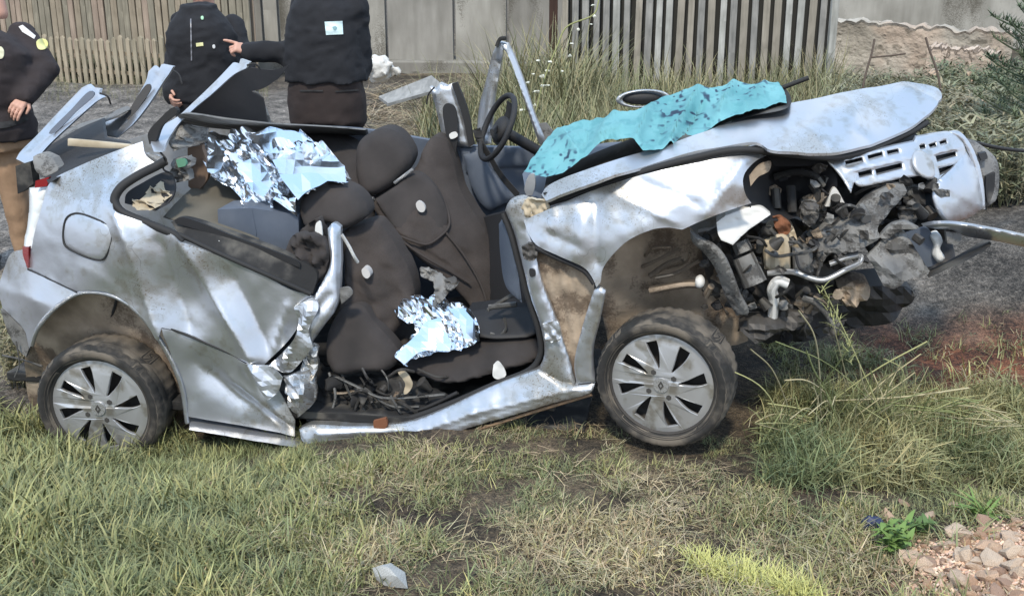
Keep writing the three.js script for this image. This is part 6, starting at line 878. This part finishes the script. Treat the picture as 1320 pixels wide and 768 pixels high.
// rubble
function stoneGeo(s, flat) { const pts = []; for (let i = 0; i < 15; i++) { const v = V(rr(-1, 1), rr(-1, 1), rr(-1, 1)).normalize().multiplyScalar(rr(0.7, 1.1)); pts.push(V(v.x * rr(0.9, 1.2), v.y * flat, v.z * 0.8)); } return boxUV(new ConvexGeometry(pts)); }
const stoneG = [0, 1, 2, 3, 4].map((k) => stoneGeo(k * 7, 0.55 + 0.08 * k)), stoneTex = tex(256, (u, v) => grey(0.75 + 0.5 * (tf(u, v, 8, 601, 5) - 0.5) + 0.12), true, 6);
const stoneM = [[0.66, 0.45, 0.31], [0.56, 0.35, 0.23], [0.72, 0.56, 0.42], [0.44, 0.29, 0.21], [0.70, 0.52, 0.38]].map((c) => std(c, 0.9, 0, { map: stoneTex, bumpMap: mottle, bumpScale: 0.004 }));
{
  let n = 0;
  for (let i = 0; i < 1600 && n < 280; i++) { const px = rr(1085, 1345), py = rr(650, 790), q = ground(px, py); if (inBed(q.x, q.z) < 0.5 && rnd() > 0.06) continue; const s = Math.pow(rnd(), 3) * 0.045 + 0.010;
    const m = shadows(new THREE.Mesh(stoneG[i % 5], stoneM[Math.floor(rnd() * 5)])); m.name = numbered('rubble_stone'); m.scale.setScalar(s); m.rotation.set(rr(-0.5, 0.5), rr(0, 6.28), rr(-0.5, 0.5)); m.position.set(q.x, groundY(q.x, q.z) + s * 0.2, q.z); m.userData = { label: (s > 0.025 ? 'large ' : s > 0.014 ? 'middling ' : 'tiny ') + ['tan orange', 'rusty orange', 'cream', 'dark brown', 'beige'][stoneM.indexOf(m.material)] + ' angular stone lying loose in the rubble patch', category: 'stone', group: 'loose stones of the pink rubble patch' }; scene.add(m); n++; }
  const list = []; for (let i = 0; i < 22000; i++) { const x = rr(0.95, 2.2), z = -rr(2.9, 4.0); if (rnd() > inBed(x, z)) continue; list.push({ p: V(x, groundY(x, z) + 0.003, z), s: rr(0.003, 0.011), ry: rr(0, 6.28), tx: rr(-1, 1), tz: rr(-1, 1), c: jit(lerp3([0.52, 0.33, 0.23], [0.70, 0.54, 0.41], rnd()), 0.3) }); }
  scatter('gravel', 'pinkish gravel and chips of the rubble patch', stoneG[1], list, std(0xffffff, 0.9));
  const big = (px, py, s, k, mat, label) => { const q = ground(px, py), m = shadows(new THREE.Mesh(stoneG[k], mat)); m.name = numbered('rock'); m.scale.setScalar(s); m.rotation.y = px; m.position.set(q.x, groundY(q.x, q.z) + s * 0.35, q.z); m.userData = { label, category: 'rock' }; scene.add(m); };
  big(505, 752, 0.075, 2, std([0.55, 0.56, 0.55], 0.9, 0, { map: stoneTex }), 'pale grey rock half hidden in the foreground grass');
  big(45, 645, 0.06, 3, std([0.34, 0.31, 0.27], 0.9, 0, { map: stoneTex }), 'flat brown stone in the grass before the rear wheel');
  big(1232, 692, 0.05, 1, stoneM[2], 'large cream stone at the upper edge of the rubble');
  let far = 0; for (let i = 0; i < 34; i++) { const p = at(rr(1196, 1300), 150, rr(9.5, 11.8)); p.y = groundY(p.x, p.z); const s = rr(0.03, 0.09), m = shadows(new THREE.Mesh(stoneG[i % 5], stoneM[i % 2 ? 2 : 4])); m.name = numbered('wall_stone'); m.scale.setScalar(s); m.rotation.set(rr(-0.5, 0.5), rr(0, 6.28), 0); m.position.copy(p).add(V(0, rr(0.0, 0.45), 0)); m.userData = { label: 'pale stone fallen among the weeds below the adobe stub', category: 'stone', group: 'fallen stones below the adobe stub' }; scene.add(m); }
}
{ const q = ground(1124, 684); const g = nets((x, y, z) => ellip(x, y, z, [0, 0, 0], [0.045, 0.035, 0.03]) + 0.02 * fbm(x * 30, y * 30, z * 30, 3), V(-0.08, -0.07, -0.06), V(0.08, 0.07, 0.06), 0.006); g.translate(q.x, q.y + 0.03, q.z); solo('blue_wrapper', g, std([0.02, 0.03, 0.08], 0.5), 'crumpled dark blue wrapper lying in the dry grass', 'wrapper'); }
// stalk with white flowers, shrub at the right, bare twigs
{ const root = groundUnder(690, 150, 10.4), t = thing('flowering_stalk', 'tall stalk with small white flowers at the end of the picket fence', 'plant', root);
  const pts = [[688, 175], [694, 130], [704, 95], [718, 60], [730, 35], [766, 18], [772, 0]].map(([x, y]) => at(x, y, 10.3)); pts.unshift(root.clone()); part('stem', tube(pts, 0.008, 40, 5), stemMat, t);
  const white = std([0.72, 0.72, 0.62], 0.8), fl = stoneG[0]; for (const [x, y, r] of [[676, 138, .04], [685, 122, .05], [693, 108, .035], [704, 99, .04], [711, 90, .03], [716, 80, .032], [727, 74, .028], [734, 58, .025], [752, 40, .025], [756, 30, .022], [764, 18, .028], [767, 8, .03], [688, 140, .03], [680, 150, .028], [700, 112, .03], [674, 128, .03], [682, 108, .03], [690, 92, .025], [700, 82, .03], [722, 88, .025], [668, 150, .03]]) { const p = at(x + rr(-7, 7), y + rr(-5, 5), 10.3 + rr(-0.15, 0.15)); const g = stoneG[Math.floor(rnd() * 5)].clone(); g.scale(r * 0.85, r * 0.7, r * 0.85); g.rotateY(rnd() * 6); g.translate(p.x, p.y, p.z); part('flower', g, white, t); } }
const shrubMats = [[0.075, 0.115, 0.065], [0.10, 0.14, 0.08], [0.13, 0.16, 0.09]].map((c) => std(c, 0.8));
{ const root = groundUnder(1316, 200, 8.4), t = thing('dark_shrub', 'dark green needle leafed shrub beside the weeds', 'shrub', root), H = at(1305, 10, 8.4).y - root.y;
  part('trunk', tube([root, root.clone().add(V(0.02, H * 0.5, 0)), root.clone().add(V(0, H, 0))], 0.02, 12, 6), std([0.12, 0.085, 0.06], 0.9), t);
  for (let i = 0; i < 52; i++) { const y = H * (0.04 + 0.94 * i / 52), az = i * 2.4, L = rr(0.28, 0.55) * (1.15 - 0.55 * i / 52), b = root.clone().add(V(0, y, 0)), e = b.clone().add(V(Math.cos(az) * L, rr(0.1, 0.25), Math.sin(az) * L)), o = [];
    const gs = [tube([b, b.clone().lerp(e, 0.5).add(V(0, -0.02, 0)), e], 0.006, 6, 4)];
    for (let k = 0; k < 110; k++) { const s = o.length, q = b.clone().lerp(e, Math.pow(rnd(), 0.7)); bladeGeo(rr(0.05, 0.1), 0.007, 0.4, 2, o, rr(0, 6.28), rr(0.3, 1.5)); for (let m = s; m < o.length; m += 3) { o[m] += q.x; o[m + 1] += q.y; o[m + 2] += q.z; } }
    const g = new THREE.BufferGeometry(); g.setAttribute('position', new THREE.Float32BufferAttribute(o, 3)); g.computeVertexNormals(); gs.push(boxUV(g)); part('branch', gs, shrubMats[i % 3], t); } }
const twig = (label, list) => { const r0 = at(...list[0]), t = thing('bare_twig', label, 'twig', V(r0.x, groundY(r0.x, r0.z), r0.z)); part('stem', tube([V(r0.x, groundY(r0.x, r0.z), r0.z), ...list.map((p) => at(...p))], 0.010, 20, 5), std([0.10, 0.075, 0.06], 0.9), t); return t; };
twig('bare dark twig rising behind the tip of the hood', [[1218, 165, 9.4], [1214, 120, 9.4], [1208, 90, 9.4], [1198, 62, 9.4], [1194, 48, 9.4]]);
{ const t = twig('bare forked twig standing before the low plastered wall', [[1112, 118, 9.8], [1118, 90, 9.8], [1124, 70, 9.8], [1128, 50, 9.8]]); part('stem', tube([at(1122, 74, 9.8), at(1145, 72, 9.8), at(1168, 69, 9.8)], 0.008, 10, 5), std([0.10, 0.075, 0.06], 0.9), t); }
renderer.render(scene, camera);
